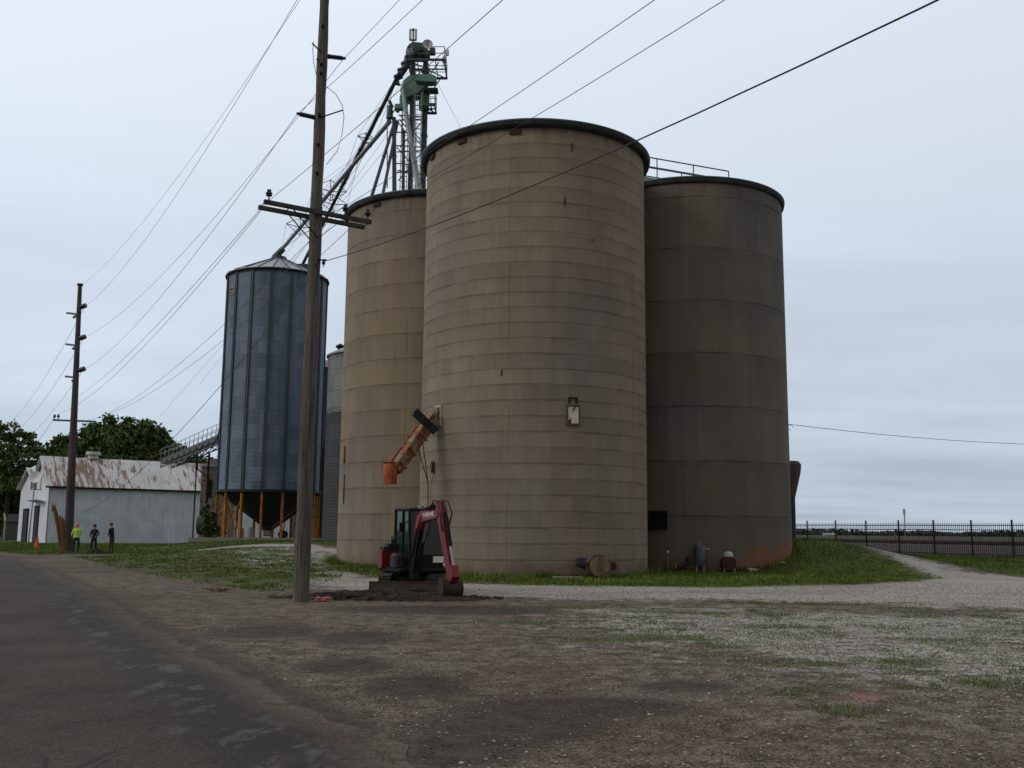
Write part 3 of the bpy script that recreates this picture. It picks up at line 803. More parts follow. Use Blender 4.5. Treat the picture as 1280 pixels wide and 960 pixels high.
# ------------------------------------------------------------------ galvanised hopper bin
BX, BY, BR = -19.45, 80.0, 4.0
gz = tz(BX, BY)
hb = thing('hopper_bin', 'tall blue-grey galvanised bin with ribbed wall standing on orange steel legs', 'grain bin', (BX, BY, gz))
z0, z1 = 4.55, 21.95
b = MB(); b.lathe([(BR, z) for z in np.linspace(z0, z1, 18)], (BX, BY, 0), 96); w = b.build('wall', M['galv_blue'], hb, 'all')
for i in range(16):
    a = 2 * math.pi * (i + .30) / 16; b = MB()
    Mz = Matrix.Rotation(a, 3, 'Z'); c = Vector((BX + math.cos(a) * (BR + .05), BY + math.sin(a) * (BR + .05), (z0 + z1) / 2))
    b.box(c + Mz @ V(0, -.075, 0), (.12, .05, z1 - z0), Mz); b.box(c + Mz @ V(0, .075, 0), (.12, .05, z1 - z0), Mz); b.box(c, (.05, .2, z1 - z0 - .02), Mz)
    b.build('stiffener', M['galv_rib'], hb)
b = MB(); b.lathe([(BR + .16, z1 - .05), (BR + .18, z1 + .05), (.55, z1 + 1.75), (.50, z1 + 1.75)], (BX, BY, 0), 44); rf = b.build('roof', M['galv_roof'], hb)
b = MB()
for i in range(22):
    a = 2 * math.pi * i / 22; b.bar((BX + math.cos(a) * (BR + .15), BY + math.sin(a) * (BR + .15), z1 + .09), (BX + math.cos(a) * .6, BY + math.sin(a) * .6, z1 + 1.77), .05, .07)
b.build('roof_rib', M['galv_rib'], rf)
b = MB(); b.cyl((BX, BY, z1 + 1.65), (BX, BY, z1 + 1.95), .62, n=20); b.cyl((BX, BY, z1 + 1.9), (BX, BY, z1 + 2.35), .22, n=14); b.build('roof_cap', M['teal'], rf)
b = MB(); b.lathe([(BR + .17, z1 - .14), (BR + .20, z1 - .02), (BR + .14, z1 + .02)], (BX, BY, 0), 96); b.build('eave_trim', M['black'], rf)
b = MB(); b.lathe([(BR + .06, z0 - .18), (BR + .22, z0 - .16), (BR + .22, z0 + .02), (BR + .02, z0 + .04)], (BX, BY, 0), 96); b.build('ring_beam', M['hopper'], hb)
b = MB(); b.lathe([(BR - .02, z0 - .1), (.45, z0 - 2.75), (.35, z0 - 3.1)], (BX, BY, 0), 48); b.build('hopper', M['hopper'], hb, True)
for i in range(16):
    a = 2 * math.pi * (i + .30) / 16; b = MB(); Mz = Matrix.Rotation(a, 3, 'Z')
    c = Vector((BX + math.cos(a) * (BR + .02), BY + math.sin(a) * (BR + .02), 0))
    b.box(c + V(0, 0, (z0 - .18 + gz) / 2), (.16, .13, z0 - .18 - gz), Mz); b.box(c + Mz @ V(-.09, 0, 0) + V(0, 0, (z0 - .2 + gz) / 2), (.025, .20, z0 - .2 - gz), Mz)
    lg = b.build('leg', M['legs'], hb)
    b = MB(); b.box(c + V(0, 0, gz + .02), (.5, .5, .05), Mz); b.build('foot_plate', M['legs'], lg)
b = MB()
for i in range(16):
    if i % 4 != 2: continue
    a0_, a1_ = 2 * math.pi * (i + .30) / 16, 2 * math.pi * (i + 1.30) / 16
    for (za, zb_) in ((gz + .3, z0 - .5), (z0 - .5, gz + .3)):
        b = MB(); b.bar((BX + math.cos(a0_) * 3.9, BY + math.sin(a0_) * 3.9, za), (BX + math.cos(a1_) * 3.9, BY + math.sin(a1_) * 3.9, zb_), .06); b.build('cross_brace', M['legs'], hb)
b = MB(); b.box((BX, BY, gz - .05), (9.4, 9.4, .3)); b.build('concrete_pad', M['roofconc'], hb)
# faded yellow chevron-like emblem near the top
aL = math.atan2(-.80, -.60)
b = MB()
def onbin(a, z, r=BR + .03): return Vector((BX + r * math.cos(a), BY + r * math.sin(a), z))
ec = math.atan2(at(305.5, 377, 77).y - BY - .3, at(305.5, 377, 77).x - BX)
ec = math.radians(180 + 42)
for dz, off in ((.26, 0.01), (0, -.01), (-.26, 0.01)):
    pts = [(-.085, .02), (-.04, .10), (.045, .10), (.085, .02)] if dz != 0 else [(-.085, .04), (-.04, .09), (.04, .0), (.085, -.05)]
    for (a1_, h1), (a2_, h2) in zip(pts[:-1], pts[1:]):
        b.bar(onbin(ec + a1_ + off, 20.25 + dz + h1), onbin(ec + a2_ + off, 20.25 + dz + h2), .05, .08)
b.build('emblem', simple('faded_yellow', (.30, .25, .07), .7), hb)

# equipment stored under / beside the bin
def drum_tank(loc, label, r=.5, ln=1.5, c=(.03, .05, .035)):
    t = thing('fuel_tank', label, 'tank', loc)
    x, y, z = loc; mm = simple('tank_paint', c, .55, dirt=(.15, .08, .04), dth=.58)
    b = MB(); b.lathe([(.02, -ln / 2 - .08), (r * .7, -ln / 2 - .06), (r, -ln / 2), (r, ln / 2), (r * .7, ln / 2 + .06), (.02, ln / 2 + .08)], (0, 0, 0), 20)
    b.v = [(x + v[2], y + v[1], z + 1.35 + v[0]) for v in b.v]; b.build('drum', mm, t, True)
    for sx_ in (-.5, .5):
        for sy_ in (-.35, .35):
            b = MB(); b.bar((x + sx_, y + sy_ * 1.2, z), (x + sx_, y + sy_, z + 1.1), .08); b.build('leg', M['legs'], t)
    b = MB(); b.cyl((x, y, z + 1.8), (x, y, z + 2.5), .05); b.cyl((x + .3, y, z + 1.8), (x + .3, y, z + 2.2), .08); b.build('filler_pipe', M['black'], t)
    return t
pt = at(258, 676, 79); drum_tank((pt.x, 79, tz(pt.x, 79)), 'dark green horizontal tank on legs beside the left of the orange bin legs', .75, 1.3)
for px, kind in ((283, 'white'), (300, 'white'), (312, 'white')):
    pt = at(px, 672, 82); z = tz(pt.x, 82) + .1
    t = thing('drum', {283: 'leftmost white barrel beneath the hopper bin', 300: 'middle white barrel standing beneath the hopper bin', 312: 'rightmost white barrel standing beneath the hopper bin'}[px], 'barrel', (pt.x, 82, z), 0, 'barrels under the bin')
    b = MB(); b.lathe([(.01, 0), (.28, 0), (.29, .28), (.30, .30), (.29, .32), (.29, .6), (.30, .62), (.29, .64), (.28, .9), (.01, .9)], (pt.x, 82, z), 16); b.build('shell', M['white'], t, True)
    b = MB(); b.cyl((pt.x + .12, 82, z + .9), (pt.x + .12, 82, z + .94), .04); b.build('cap', M['black'], t)
def auger(loc, label):
    x, y, z = loc; t = thing('auger', label, 'auger', loc)
    b = MB(); b.cyl((x - 1.2, y, z + .5), (x + 1.3, y, z + 2.3), .14); b.build('tube', simple('auger_red', (.16, .02, .02), .6), t)
    b = MB(); b.box((x - 1.2, y, z + .4), (.6, .6, .5), bevel=.06); b.build('intake_hopper', M['steel'], t)
    for s_ in (-.5, .5):
        b = MB(); b.cyl((x + .1, y + s_ - .06, z + .3), (x + .1, y + s_ + .06, z + .3), .3, n=16); b.build('wheel', M['rubber'], t)
    b = MB(); b.bar((x + .1, y - .5, z + .3), (x + .1, y + .5, z + .3), .06); b.bar((x + .1, y, z + .3), (x + .2, y, z + 1.4), .07); b.build('frame', M['black'], t)
    b = MB(); b.box((x + 1.3, y, z + 2.3), (.35, .3, .4), bevel=.05); b.build('motor', M['black'], t)
pt = at(352, 674, 83); auger((pt.x, 83, tz(pt.x, 83) + .1), 'small dark red portable auger standing beneath the hopper bin')

# ------------------------------------------------------------------ grey steel bins behind
def grey_bin(cx_, cy_, r, ze, label, roofm, zsplit):
    z = tz(cx_, cy_); t = thing('steel_bin', label, 'grain bin', (cx_, cy_, z), 0, 'grey steel bins behind the silos')
    b = MB(); b.lathe([(r, zsplit), (r, ze)], (cx_, cy_, 0), 64); b.build('wall', M['galv_grey'], t, 'all')
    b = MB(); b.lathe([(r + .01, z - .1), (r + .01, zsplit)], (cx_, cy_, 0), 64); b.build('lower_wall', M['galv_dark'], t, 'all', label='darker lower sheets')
    b = MB(); b.lathe([(r + .12, ze - .03), (r + .15, ze + .08), (.6, ze + 1.7), (.02, ze + 1.75)], (cx_, cy_, 0), 40); rf = b.build('roof', roofm, t)
    b = MB(); b.cyl((cx_, cy_, ze + 1.6), (cx_, cy_, ze + 2.1), .5, n=16); b.build('roof_cap', M['black'], rf)
    for k in range(10):
        a = 2 * math.pi * k / 10 + .2; q = Vector((cx_ + math.cos(a) * r * .78, cy_ + math.sin(a) * r * .78, ze + .42))
        b = MB(); b.cyl(q, q + V(0, 0, .35), .2, n=10); b.lathe([(.34, .3), (.34, .42), (.02, .6)], q, 12); b.build('roof_vent', M['black'], rf, True)
    return t
grey_bin(-9.45, 70.5, 3.75, 13.75, 'grey riveted steel bin with roof vents just left of the left concrete silo', M['galv_roof'], 9.6)
grey_bin(-15.4, 89.0, 3.9, 15.45, 'paler steel bin with rusty roof seen in the gap beside the utility pole', M['rustroof'], 8.5)
pt = at(403, 570, 66.6)

# ------------------------------------------------------------------ bucket elevator tower, Y about 58
TY = 58.0
def T(px, py, dy=0): return at(px, py, TY + dy)
tb = T(521, 235); tw = thing('bucket_elevator', 'green bucket elevator leg tower with platforms rising behind the left silo', 'elevator tower', (tb.x, TY, 0))
xL = (T(512, 150).x + T(517.5, 150).x) / 2; xR = (T(527.5, 150).x + T(534, 150).x) / 2
ztop = T(520, 78).z
b = MB(); b.box((xL, TY, ztop / 2), (.27, .36, ztop), bevel=.02); [b.box((xL, TY, 3 + k * 2.05), (.34, .44, .07)) for k in range(14)]; b.build('up_leg', M['teal'], tw)
b = MB(); b.box((xR, TY, ztop / 2), (.33, .36, ztop), bevel=.02); [b.box((xR, TY, 3 + k * 2.05), (.40, .44, .07)) for k in range(14)]; b.build('down_leg', M['teal'], tw)
# head
hz = T(512, 68).z; hc = T(512, 70); hr = .62
b = MB()
prof = [(math.cos(a) * hr, math.sin(a) * hr) for a in np.linspace(0, math.pi, 12)]
hx = (xL + xR) / 2 - .12
poly = [(-.72, -.35)] + [(-.72 + (1 - math.cos(a)) * .5, -.05 + math.sin(a) * .72) for a in np.linspace(0, math.pi / 2, 6)] + [(.35, .62), (.62, .40), (.62, -.35)]
b.prism(poly, -.32, .32, lambda u, v, w: (hx + u, TY + w, hz + v)); b.build('head', M['teal'], tw)
b = MB(); b.cyl((hx + .10, TY - .95, hz - .02), (hx + .10, TY + .3, hz - .02), .34, n=20); b.cyl((hx + .10, TY - 1.05, hz - .02), (hx + .10, TY - .95, hz - .02), .27, n=20); b.build('drive_motor', M['teal'], tw, True)
b = MB(); b.cyl((hx - .25, TY - .36, hz - .02), (hx - .25, TY - .48, hz - .02), .24, n=16); b.build('head_pulley', M['palepipe'], tw, True)
b = MB(); b.box((hx + .45, TY - .6, hz - .30), (.7, .6, .35), bevel=.04); b.box((hx + .95, TY - .5, hz - .05), (.35, .4, .4), bevel=.04); b.build('gearbox', M['teal'], tw)
# throat down to the spouts
q0 = T(505, 78); q1 = T(500, 96)
b = MB(); b.tube([V(hx - .55, TY, hz - .2), V(hx - .8, TY, hz - .9), V(q1.x - .05, TY, q1.z), V(q1.x - .15, TY, q1.z - .5)], [.26, .22, .2, .2], 10)
for k in range(4):
    q = V(hx - .55, TY, hz - .2).lerp(V(q1.x - .1, TY, q1.z), k / 3); b.cyl(q - V(0, 0, .05), q + V(0, 0, .05), .30, n=10)
b.build('discharge_throat', M['teal'], tw, True)
# service platforms (open steel grating with railings)
def platform(xa, xb, ya, yb, z, nm, rail=(True,) * 4, h=1.0):
    b = MB()
    for a, c in (((xa, ya), (xb, ya)), ((xb, ya), (xb, yb)), ((xb, yb), (xa, yb)), ((xa, yb), (xa, ya))): b.bar((*a, z), (*c, z), .09, .14)
    n_ = max(3, int((xb - xa) / .5))
    for i in range(1, n_):
        x_ = xa + (xb - xa) * i / n_; b.bar((x_, ya, z), (x_, yb, z), .05, .08)
    b.bar((xa, (ya + yb) / 2, z), (xb, (ya + yb) / 2, z), .05, .08)
    b.bar((xa, ya, z - .04), (xb, yb, z - .04), .05, .06)
    p_ = b.build(nm, M['teal'], tw)
    b = MB(); cs = [(xa, ya), (xb, ya), (xb, yb), (xa, yb)]
    for i in range(4):
        if not rail[i]: continue
        a = V(*cs[i], z); c = V(*cs[(i + 1) % 4], z)
        for hh in (h * .5, h): b.bar(a + V(0, 0, hh), c + V(0, 0, hh), .035)
        for k in range(3): q = a.lerp(c, k / 2); b.bar(q, q + V(0, 0, h), .035)
    b.build('railing', M['latt'], p_)
zp = T(540, 86).z
platform(T(512, 86).x, T(557, 86).x, TY - 1.2, TY + 1.3, zp, 'upper_platform', (1, 1, 1, 1), .85)
b = MB()
for y_ in (TY - 1.0, TY + 1.1):
    b.bar((xR + .1, y_, zp - 1.3), (T(550, 86).x, y_, zp - .05), .06); b.bar((xL, y_, zp - .6), (xL, y_, zp), .06)
    b.bar((xL - .1, y_, zp - .6), (xR + .3, y_, zp - .6), .06)
for x_ in (xL + .15, xR - .15): b.bar((x_, TY - 1, zp - .7), (x_, TY + 1, zp), .06)
b.build('platform_bracket', M['teal'], tw)
b = MB(); b.bar((xL - .1, TY - .2, hz - .5), (xL - .1, TY - .2, zp - 1.6), .1)
b.bar((xR + .1, TY - .2, hz - .5), (xR + .1, TY - .2, zp - 1.6), .1); b.build('head_support', M['teal'], tw)
# green transition casings
g0 = T(500, 118); g1 = T(536, 98)
xc = (T(500, 108).x + T(536, 108).x) / 2; zc_ = T(518, 108).z
b = MB()
poly = [(-.82, -.50), (-.62, .12), (-.30, .46), (.30, .50), (.78, .28), (.86, -.1), (.72, -.2), (.30, -.62), (-.42, -.98), (-.66, -.9)]
b.prism(poly, -.55, .5, lambda u, v, w: (xc + u, TY + w, zc_ + v)); b.build('transition_housing', M['green'], tw)
b = MB()
cx2 = (T(521, 111).x + T(549, 111).x) / 2; z2 = T(535, 111.5).z
poly = [(-.62, -.15), (-.66, .02), (-.58, .20), (-.5, .22), (.42, .20), (.57, .13), (.64, 0), (.62, -.12), (.52, -.22), (.4, -.25), (-.5, -.2)]
b.prism(poly, -1.6, -.95, lambda u, v, w: (cx2 + u, TY + w, z2 + v)); b.build('belt_guard', M['green'], tw)
b = MB(); b.box((T(505, 128).x, TY - .1, T(505, 128).z), (.5, .5, .7), bevel=.08); b.box((T(512, 122).x, TY, T(512, 122).z), (.7, .6, .4), bevel=.06); b.box((xR - .05, TY, T(530, 128).z), (.62, .5, 1.0), bevel=.05); b.build('gate_housing', M['green'], tw)
# lower platform
platform(T(531, 132).x, T(545, 132).x, TY - 1.0, TY + .3, T(538, 139).z, 'lower_platform', (1, 1, 1, 0), .95)
b = MB(); b.box((T(541, 118).x, TY - .6, T(541, 119).z), (.75, .7, .12)); b.build('motor_bracket', M['teal'], tw)
# distributor on the spout side
dq = T(488, 142)
b = MB(); b.cyl((dq.x, TY - .3, dq.z + .35), (dq.x, TY - .3, dq.z - .45), .17, .22, n=12); b.cyl((dq.x - .05, TY - .3, dq.z + .7), (dq.x + .15, TY - .2, dq.z + .3), .10, n=10); b.build('distributor', M['teal'], tw)
b = MB(); b.box((T(500, 136).x, TY - .2, T(500, 136).z), (.6, .4, .35), bevel=.05); b.tube([T(496, 140, -.2), T(500, 134, -.2), T(507, 126, -.1)], .13, 8); b.build('spout_valve', M['green'], tw)
# bracing frames
b = MB()
for (a, c) in (((498, 144), (534, 146)), ((494, 182), (530, 184)), ((503, 110), (503, 235)), ((500, 144), (533, 184)), ((533, 146), (500, 184)), ((496, 184), (532, 226)), ((531, 186), (498, 226)), ((494, 215), (526, 217)), ((484, 150), (484, 235)), ((498, 130), (485, 150)), ((519, 118), (519, 235)), ((500, 118), (515, 130)), ((497, 152), (511, 170)), ((497, 213), (516, 215))):
    b.bar(T(*a, -.35), T(*c, -.35), .06)
for (a, c) in (((498, 150), (532, 150)), ((496, 190), (532, 188)), ((500, 150), (532, 188)), ((494, 204), (512, 206)), ((490, 165), (512, 166))):
    b.bar(T(*a, .6), T(*c, .6), .06)
b.build('bracing', M['latt'], tw)
# caged ladder
b = MB(); lx = (T(519.5, 180).x + T(525.5, 180).x) / 2; z_lo, z_hi = 16.8, T(522, 120).z
for s_ in (-.2, .2): b.bar((lx + s_, TY - .5, z_lo), (lx + s_, TY - .5, z_hi), .045)
z = z_lo
while z < z_hi: b.bar((lx - .2, TY - .5, z), (lx + .2, TY - .5, z), .03); z += .3
b.build('ladder', M['antenna'], tw)
b = MB(); z = z_lo + .5
while z < z_hi:
    pts = [(lx + .36 * math.cos(a), TY - .5 - .36 * math.sin(a) * 1.4, z) for a in np.linspace(0, math.pi, 7)]; b.tube(pts, .018, 4); z += .75
for a in (.6, 1.57, 2.5): b.bar((lx + .36 * math.cos(a), TY - .5 - .5 * math.sin(a), z_lo), (lx + .36 * math.cos(a), TY - .5 - .5 * math.sin(a), z_hi), .025)
b.build('ladder_cage', M['latt'], tw)
lx2 = T(504, 200).x
b = MB()
for s_ in (-.2, .2): b.bar((lx2 + s_, TY + .4, z_lo), (lx2 + s_, TY + .4, T(504, 150).z), .04)
z = z_lo
while z < T(504, 150).z: b.bar((lx2 - .2, TY + .4, z), (lx2 + .2, TY + .4, z), .03); z += .33
b.build('ladder', M['latt'], tw)

# antennas and dishes bolted to the top: things of their own
q = T(516.5, 44); t = thing('cell_antenna', 'pair of tall narrow white panel antennas on the very top of the tower', 'antenna', (q.x, TY, hz + .6))
for dx in (-.17, .17):
    b = MB(); b.box((q.x + dx, TY - .1, q.z), (.16, .12, .72), bevel=.03); b.build('panel', M['antenna'], t)
b = MB(); b.cyl((q.x, TY, hz + .55), (q.x, TY, q.z + .45), .05, n=8); b.box((q.x, TY - .02, q.z + .34), (.44, .08, .08)); b.box((q.x, TY - .02, q.z - .34), (.44, .08, .08)); b.build('mast', M['teal'], t)
def dish(q, r, label, az=0, name='satellite_dish'):
    t = thing(name, label, 'dish', tuple(q))
    b = MB(); b.lathe([(r, .10), (r * .96, .06), (r * .6, .02), (.01, 0), (r * .6, -.02), (r * .98, .04), (r, .10)], (0, 0, 0), 24)
    Mx = Matrix.Rotation(az, 3, 'Z') @ Matrix.Rotation(R(82), 3, 'X')
    b.v = [tuple(Mx @ Vector(v) + q) for v in b.v]; b.build('reflector', M['antenna'], t, True)
    b = MB(); b.cyl(q - V(0, 0, r + .35), q, .04, n=8); b.build('mast', M['latt'], t)
    b = MB(); fwd = Mx @ V(0, 0, 1); b.cyl(q, q + fwd * r * .8, .02, n=6); b.cyl(q + fwd * r * .75, q + fwd * r * .9, .06, n=8); b.build('feed_horn', M['latt'], t)
dish(T(534.5, 56, -1.6), .31, 'round grey dish antenna near the top platform of the tower', R(10))
dish(T(517.5, 57, -.7), .12, 'tiny round white dish on the tower head casing', R(-10))
q = T(559.5, 66.5); t = thing('small_antenna', 'small upright white antenna on the outer corner of the top platform railing', 'antenna', tuple(q))
b = MB(); b.box(q + V(0, -.05, 0), (.17, .10, .42), bevel=.03); b.build('panel', M['antenna'], t)
b = MB(); b.cyl(q + V(-.1, 0, .1), q + V(-.1, 0, -.75), .03, n=8); b.bar(q, q + V(-.12, 0, 0), .04); b.build('mast', M['latt'], t)
q = T(511, 65, -.7); t = thing('small_antenna', 'short pale cylindrical antenna on the left of the tower head', 'antenna', tuple(q))
b = MB(); b.cyl(q - V(0, 0, .22), q + V(0, 0, .22), .10, n=12); b.build('panel', M['antenna'], t, True); b = MB(); b.cyl(q - V(0, 0, .6), q, .03, n=6); b.build('mast', M['latt'], t)
q = T(554, 75, -.6); t = thing('small_antenna', 'small boxy grey antenna hanging inside the top platform railing', 'antenna', tuple(q))
b = MB(); b.box(q, (.14, .12, .34), bevel=.03); b.build('panel', M['antenna'], t); b = MB(); b.cyl(q - V(0, 0, .5), q + V(0, 0, .3), .025, n=6); b.build('mast', M['latt'], t)

# spouts
def spout(label, pts, r, mat, collar=True, group='spouts from the elevator', n=12):
    pts = [Vector(p) for p in pts]
    t = thing('grain_spout', label, 'spout', tuple(pts[0]), 0, group)
    b = MB(); b.tube(pts, r, n)
    if collar:
        tot = (pts[-1] - pts[0]).length; k = max(2, int(tot / 3.5))
        for i in range(1, k):
            q = pts[0].lerp(pts[-1], i / k) if len(pts) == 2 else pts[min(i, len(pts) - 1)]
            d = (pts[-1] - pts[0]).normalized(); b.cyl(q - d * .06, q + d * .06, r * 1.18, n=n)
    b.build('tube', mat, t, True)
    return t
pa, pb = T(499, 92, -.3), at(378, 331, 79.0)
sp1 = spout('long dark spout running from the tower top down to the blue-grey bin', [pa, pb], .125, M['darkpipe'])
pc, pd = T(487, 152, -.3), at(352, 312, 80)
sp2 = spout('long pale galvanised spout ending over the peak of the blue-grey bin', [pc, pd], .14, M['palepipe'])
b = MB(); q = at(349, 316, 80); b.cyl(pd + V(.15, 0, .1), at(342, 323, 80), .26, n=12); b.build('elbow', M['teal'], sp2, True)
b = MB(); b.box(pb - V(-.1, 0, .2), (1.0, .8, .4), bevel=.05); b.build('bin_inlet', M['teal'], sp1)
def truss(parent, a, b_, f, w=.9, d=.9):
    """spreader bracket that stiffens a long spout with guy rods"""
    dr = (b_ - a).normalized(); q = a.lerp(b_, f); s_ = dr.cross(V(0, 0, 1)).normalized(); u_ = s_.cross(dr)
    tips = [q + s_ * w + u_ * d * .2, q - s_ * w + u_ * d * .2, q + u_ * d, q - u_ * d * .8]
    m_ = MB()
    for tp in tips: m_.bar(q, tp, .05)
    for i, j in ((0, 2), (2, 1), (1, 3), (3, 0)): m_.bar(tips[i], tips[j], .04)
    m_.build('spreader', M['latt'], parent)
    m_ = MB()
    for tp in tips: m_.tube([a.lerp(b_, max(0, f - .3)), tp, a.lerp(b_, min(1, f + .3))], .012, 4)
    m_.build('guy_rod', M['wire'], parent)
truss(sp1, pa, pb, .28, .6, .5); truss(sp1, pa, pb, .62, 1.1, .9); truss(sp2, pc, pd, .47, 1.2, .9); truss(sp2, pc, pd, .78, 1.1, .8)
zt = 17.2
def down(px, py, px2, dy, label, r=.12, m_=None, ze=zt):
    a = T(px, py, -.2); e = at(px2, 236, TY + dy); k = a.z - e.z
    spout(label, [a, e + (e - a) * .12], r, m_ or M['darkpipe'], True, 'spouts from the elevator')
down(494, 150, 467.5, -6, 'leftmost dark drop pipe slanting from the tower onto the left silo roof', .095)
down(497, 152, 480, -6, 'second dark drop pipe from the left above the left silo', .09)
down(492.5, 148, 493, -5, 'upright dark drop pipe third from the left above the left silo', .125)
down(504.5, 165, 504, -4, 'upright dark red-brown drop pipe beside the tower ladders', .095, simple('brownpipe', (.06, .04, .045), .6))
sp = thing('grain_spout', 'wide pale green spout curving down the front of the tower', 'spout', tuple(T(503, 108, -.7)), 0, 'spouts from the elevator')
b = MB(); b.tube([T(503, 106, -.75), T(505.5, 125, -.8), T(508, 145, -.85), T(513, 175, -.95), T(518.5, 205, -1.1), T(524.5, 243, -1.3)], [.12, .135, .15, .16, .175, .19], 12); b.build('tube', M['palegreen'], sp, True)
# guy cables from the tower
def cable(label, pts, r=.012, mat=None, cat='cable', name='guy_cable', group=None):
    b = MB(); b.tube(pts, r, 5); o = b.build(name, mat or M['wire']); return tag(o, label, cat, group)
def sag(a, c, s_, n=16): 
    a = Vector(a); c = Vector(c); return [a.lerp(c, i / n) - V(0, 0, 4 * s_ * (i / n) * (1 - i / n)) for i in range(n + 1)]
for i, (p_, q_, lb) in enumerate(((T(512, 88), at(300, 398, 100), 'upper thin guy cable from the tower down past the blue-grey bin to the left'),
                                 (T(495, 170), at(200, 520, 98), 'faint guy cable from mid tower towards the warehouse roof'),
                                 (T(497, 150), at(250, 480, 95), 'faint guy cable running behind the blue-grey bin to the left'),
                                 (T(545, 100), at(720, 420, 60), 'faint guy cable from the tower descending behind the front silo'))):
    cable(lb, sag(p_, q_, .3), .010, M['wirepale'], 'cable')

# ------------------------------------------------------------------ discharge spout on the front silo
p, n = onwall('F', 548, 520); Mw = wallM(n)
ch = thing('loading_spout', 'rusty orange chute spout sticking out of the front silo wall above the excavator', 'loading spout', tuple(p))
b = MB(); b.box(p + n * .03, (.46, .06, .78), Mw); b.build('mounting_plate', M['white'], ch)
b = MB(); b.box(p + n * .10, (.34, .14, .62), Mw); b.build('gate_frame', M['rustorange'], ch)
a = p + n * .15 + V(0, 0, -.05); e = at(494, 588, 35.55)
d = (e - a).normalized(); sdv = d.cross(V(0, 0, 1)).normalized(); upv = sdv.cross(d)
b = MB()
w_, h_ = .17, .18
def PR(k, f): return a.lerp(e, f)
for s1, s2, tk in (((-1, -1), (1, -1), 0), ((-1, -1), (-1, 1), 0), ((1, -1), (1, 1), 0)):
    A1 = a + sdv * s1[0] * w_ + upv * s1[1] * h_; A2 = a + sdv * s2[0] * w_ + upv * s2[1] * h_
    off = e - a; th = (sdv * .012 if s1[0] == s2[0] else upv * .012)
    b.add([A1, A2, A2 + off, A1 + off, A1 + th, A2 + th, A2 + off + th, A1 + off + th], [(0, 1, 2, 3), (7, 6, 5, 4), (0, 4, 5, 1), (1, 5, 6, 2), (2, 6, 7, 3), (3, 7, 4, 0)])
b.build('trough', M['rustorange'], ch)
b = MB(); b.bar(a + upv * .24, e + upv * .20 - d * .1, .44, .03, up=upv)
for s_ in (-1, 1): b.bar(a + upv * .25 + sdv * .21 * s_, e + upv * .23 + sdv * .21 * s_, .03, .07, up=upv)
b.build('trough_cover', M['rustorange'], ch)
nz_c = at(488, 590, 35.5)
b = MB(); b.lathe([(.24, -.62 + .2), (.245, -.4 + .2), (.255, .12), (.215, .28), (.11, .38), (.02, .40)], nz_c, 20); b.build('nozzle', M['nozzle'], ch, True)
b = MB(); b.tube([nz_c + V(.25 * math.cos(t_), .25 * math.sin(t_), .33) for t_ in np.linspace(0, 2 * math.pi, 14)], .02, 5); b.build('hinge_rod', M['black'], ch)
b = MB()
for dx in (-.19, .19):
    for dz in (-.33, -.1, .12, .34): b.cyl(p + n * .05 + Mw @ V(dx, 0, dz), p + n * .085 + Mw @ V(dx, 0, dz), .022, n=6)
for k in (.38, .66, .9):
    q_ = a.lerp(e, k); b.bar(q_ - sdv * .235 - upv * .21, q_ + sdv * .235 - upv * .21, .05, .04); b.bar(q_ - sdv * .225 - upv * .22, q_ - sdv * .225 + upv * .22, .05, .03); b.bar(q_ + sdv * .225 - upv * .22, q_ + sdv * .225 + upv * .22, .05, .03)
b.build('flange_bolts', M['rustorange'], ch)
hd = a.lerp(e, .17)
b = MB(); A1 = at(518, 517, 35.45); A2 = at(545, 542, 35.75)
b.bar(A1, A1.lerp(A2, .5), .22, .16, up=V(-.5, -.75, .45)); b.bar(A1 + V(0, -.02, .08), A2 + V(0, -.02, .05), .30, .04, up=V(-.5, -.75, .45)); b.build('hood', M['hopper'], ch)
b = MB(); b.bar(A1 + V(-.02, -.04, .115), A1.lerp(A2, .3) + V(-.02, -.04, .115), .28, .02, up=V(-.5, -.75, .45)); b.build('hood_lid', M['steel'], ch)
b = MB(); w1, n1_ = onwall('F', 538, 603)
w1 += n1_ * .1
b.tube([a.lerp(e, .52) - upv * .2, w1], .018, 5); b.tube([a.lerp(e, .40) - upv * .2, w1], .018, 5); b.build('stay_rod', M['mudsteel'], ch)
b = MB(); w2, n2_ = onwall('F', 537.5, 700); b.tube([w1, w2 + n2_ * .08], .02, 5); b.build('control_rod', M['mudsteel'], ch)
b = MB(); w3, n3_ = onwall('F', 542.5, 584); b.box(w3 + n3_ * .05, (.12, .12, .42), wallM(n3_)); b.build('winch_box', simple('winchrust', (.10, .035, .02), .8), ch)

# ------------------------------------------------------------------ utility poles
def ins_pin(b, q, s=1.0):
    b.cyl(q, q + V(0, 0, .16 * s), .018 * s, n=6); b.lathe([(.02, .12 * s), (.075 * s, .13 * s), (.05 * s, .17 * s), (.085 * s, .18 * s), (.045 * s, .23 * s), (.05 * s, .27 * s), (.01, .28 * s)], q, 10)
mx_, my_ = -4.66, 22.57
mp_ = thing('utility_pole', 'tall weathered wooden utility pole with double crossarm standing beside the excavator', 'utility pole', (mx_, my_, 0), 0, 'utility poles along the road')
b = MB(); b.tube([V(mx_, my_, z) for z in np.linspace(-.3, 17.2, 24)], [.19 - .0052 * z for z in np.linspace(0, 17.2, 24)], 20)
b.v = [(v[0] + .012 * math.sin(v[2] * 3 + v[0] * 40), v[1] + .01 * math.cos(v[2] * 2.3), v[2]) for v in b.v]
b.build('pole', M['pole'], mp_, True)
ad = Vector((.835, .55, 0)); ln_ = Vector((-.487, .873, 0))
zc1 = 8.93
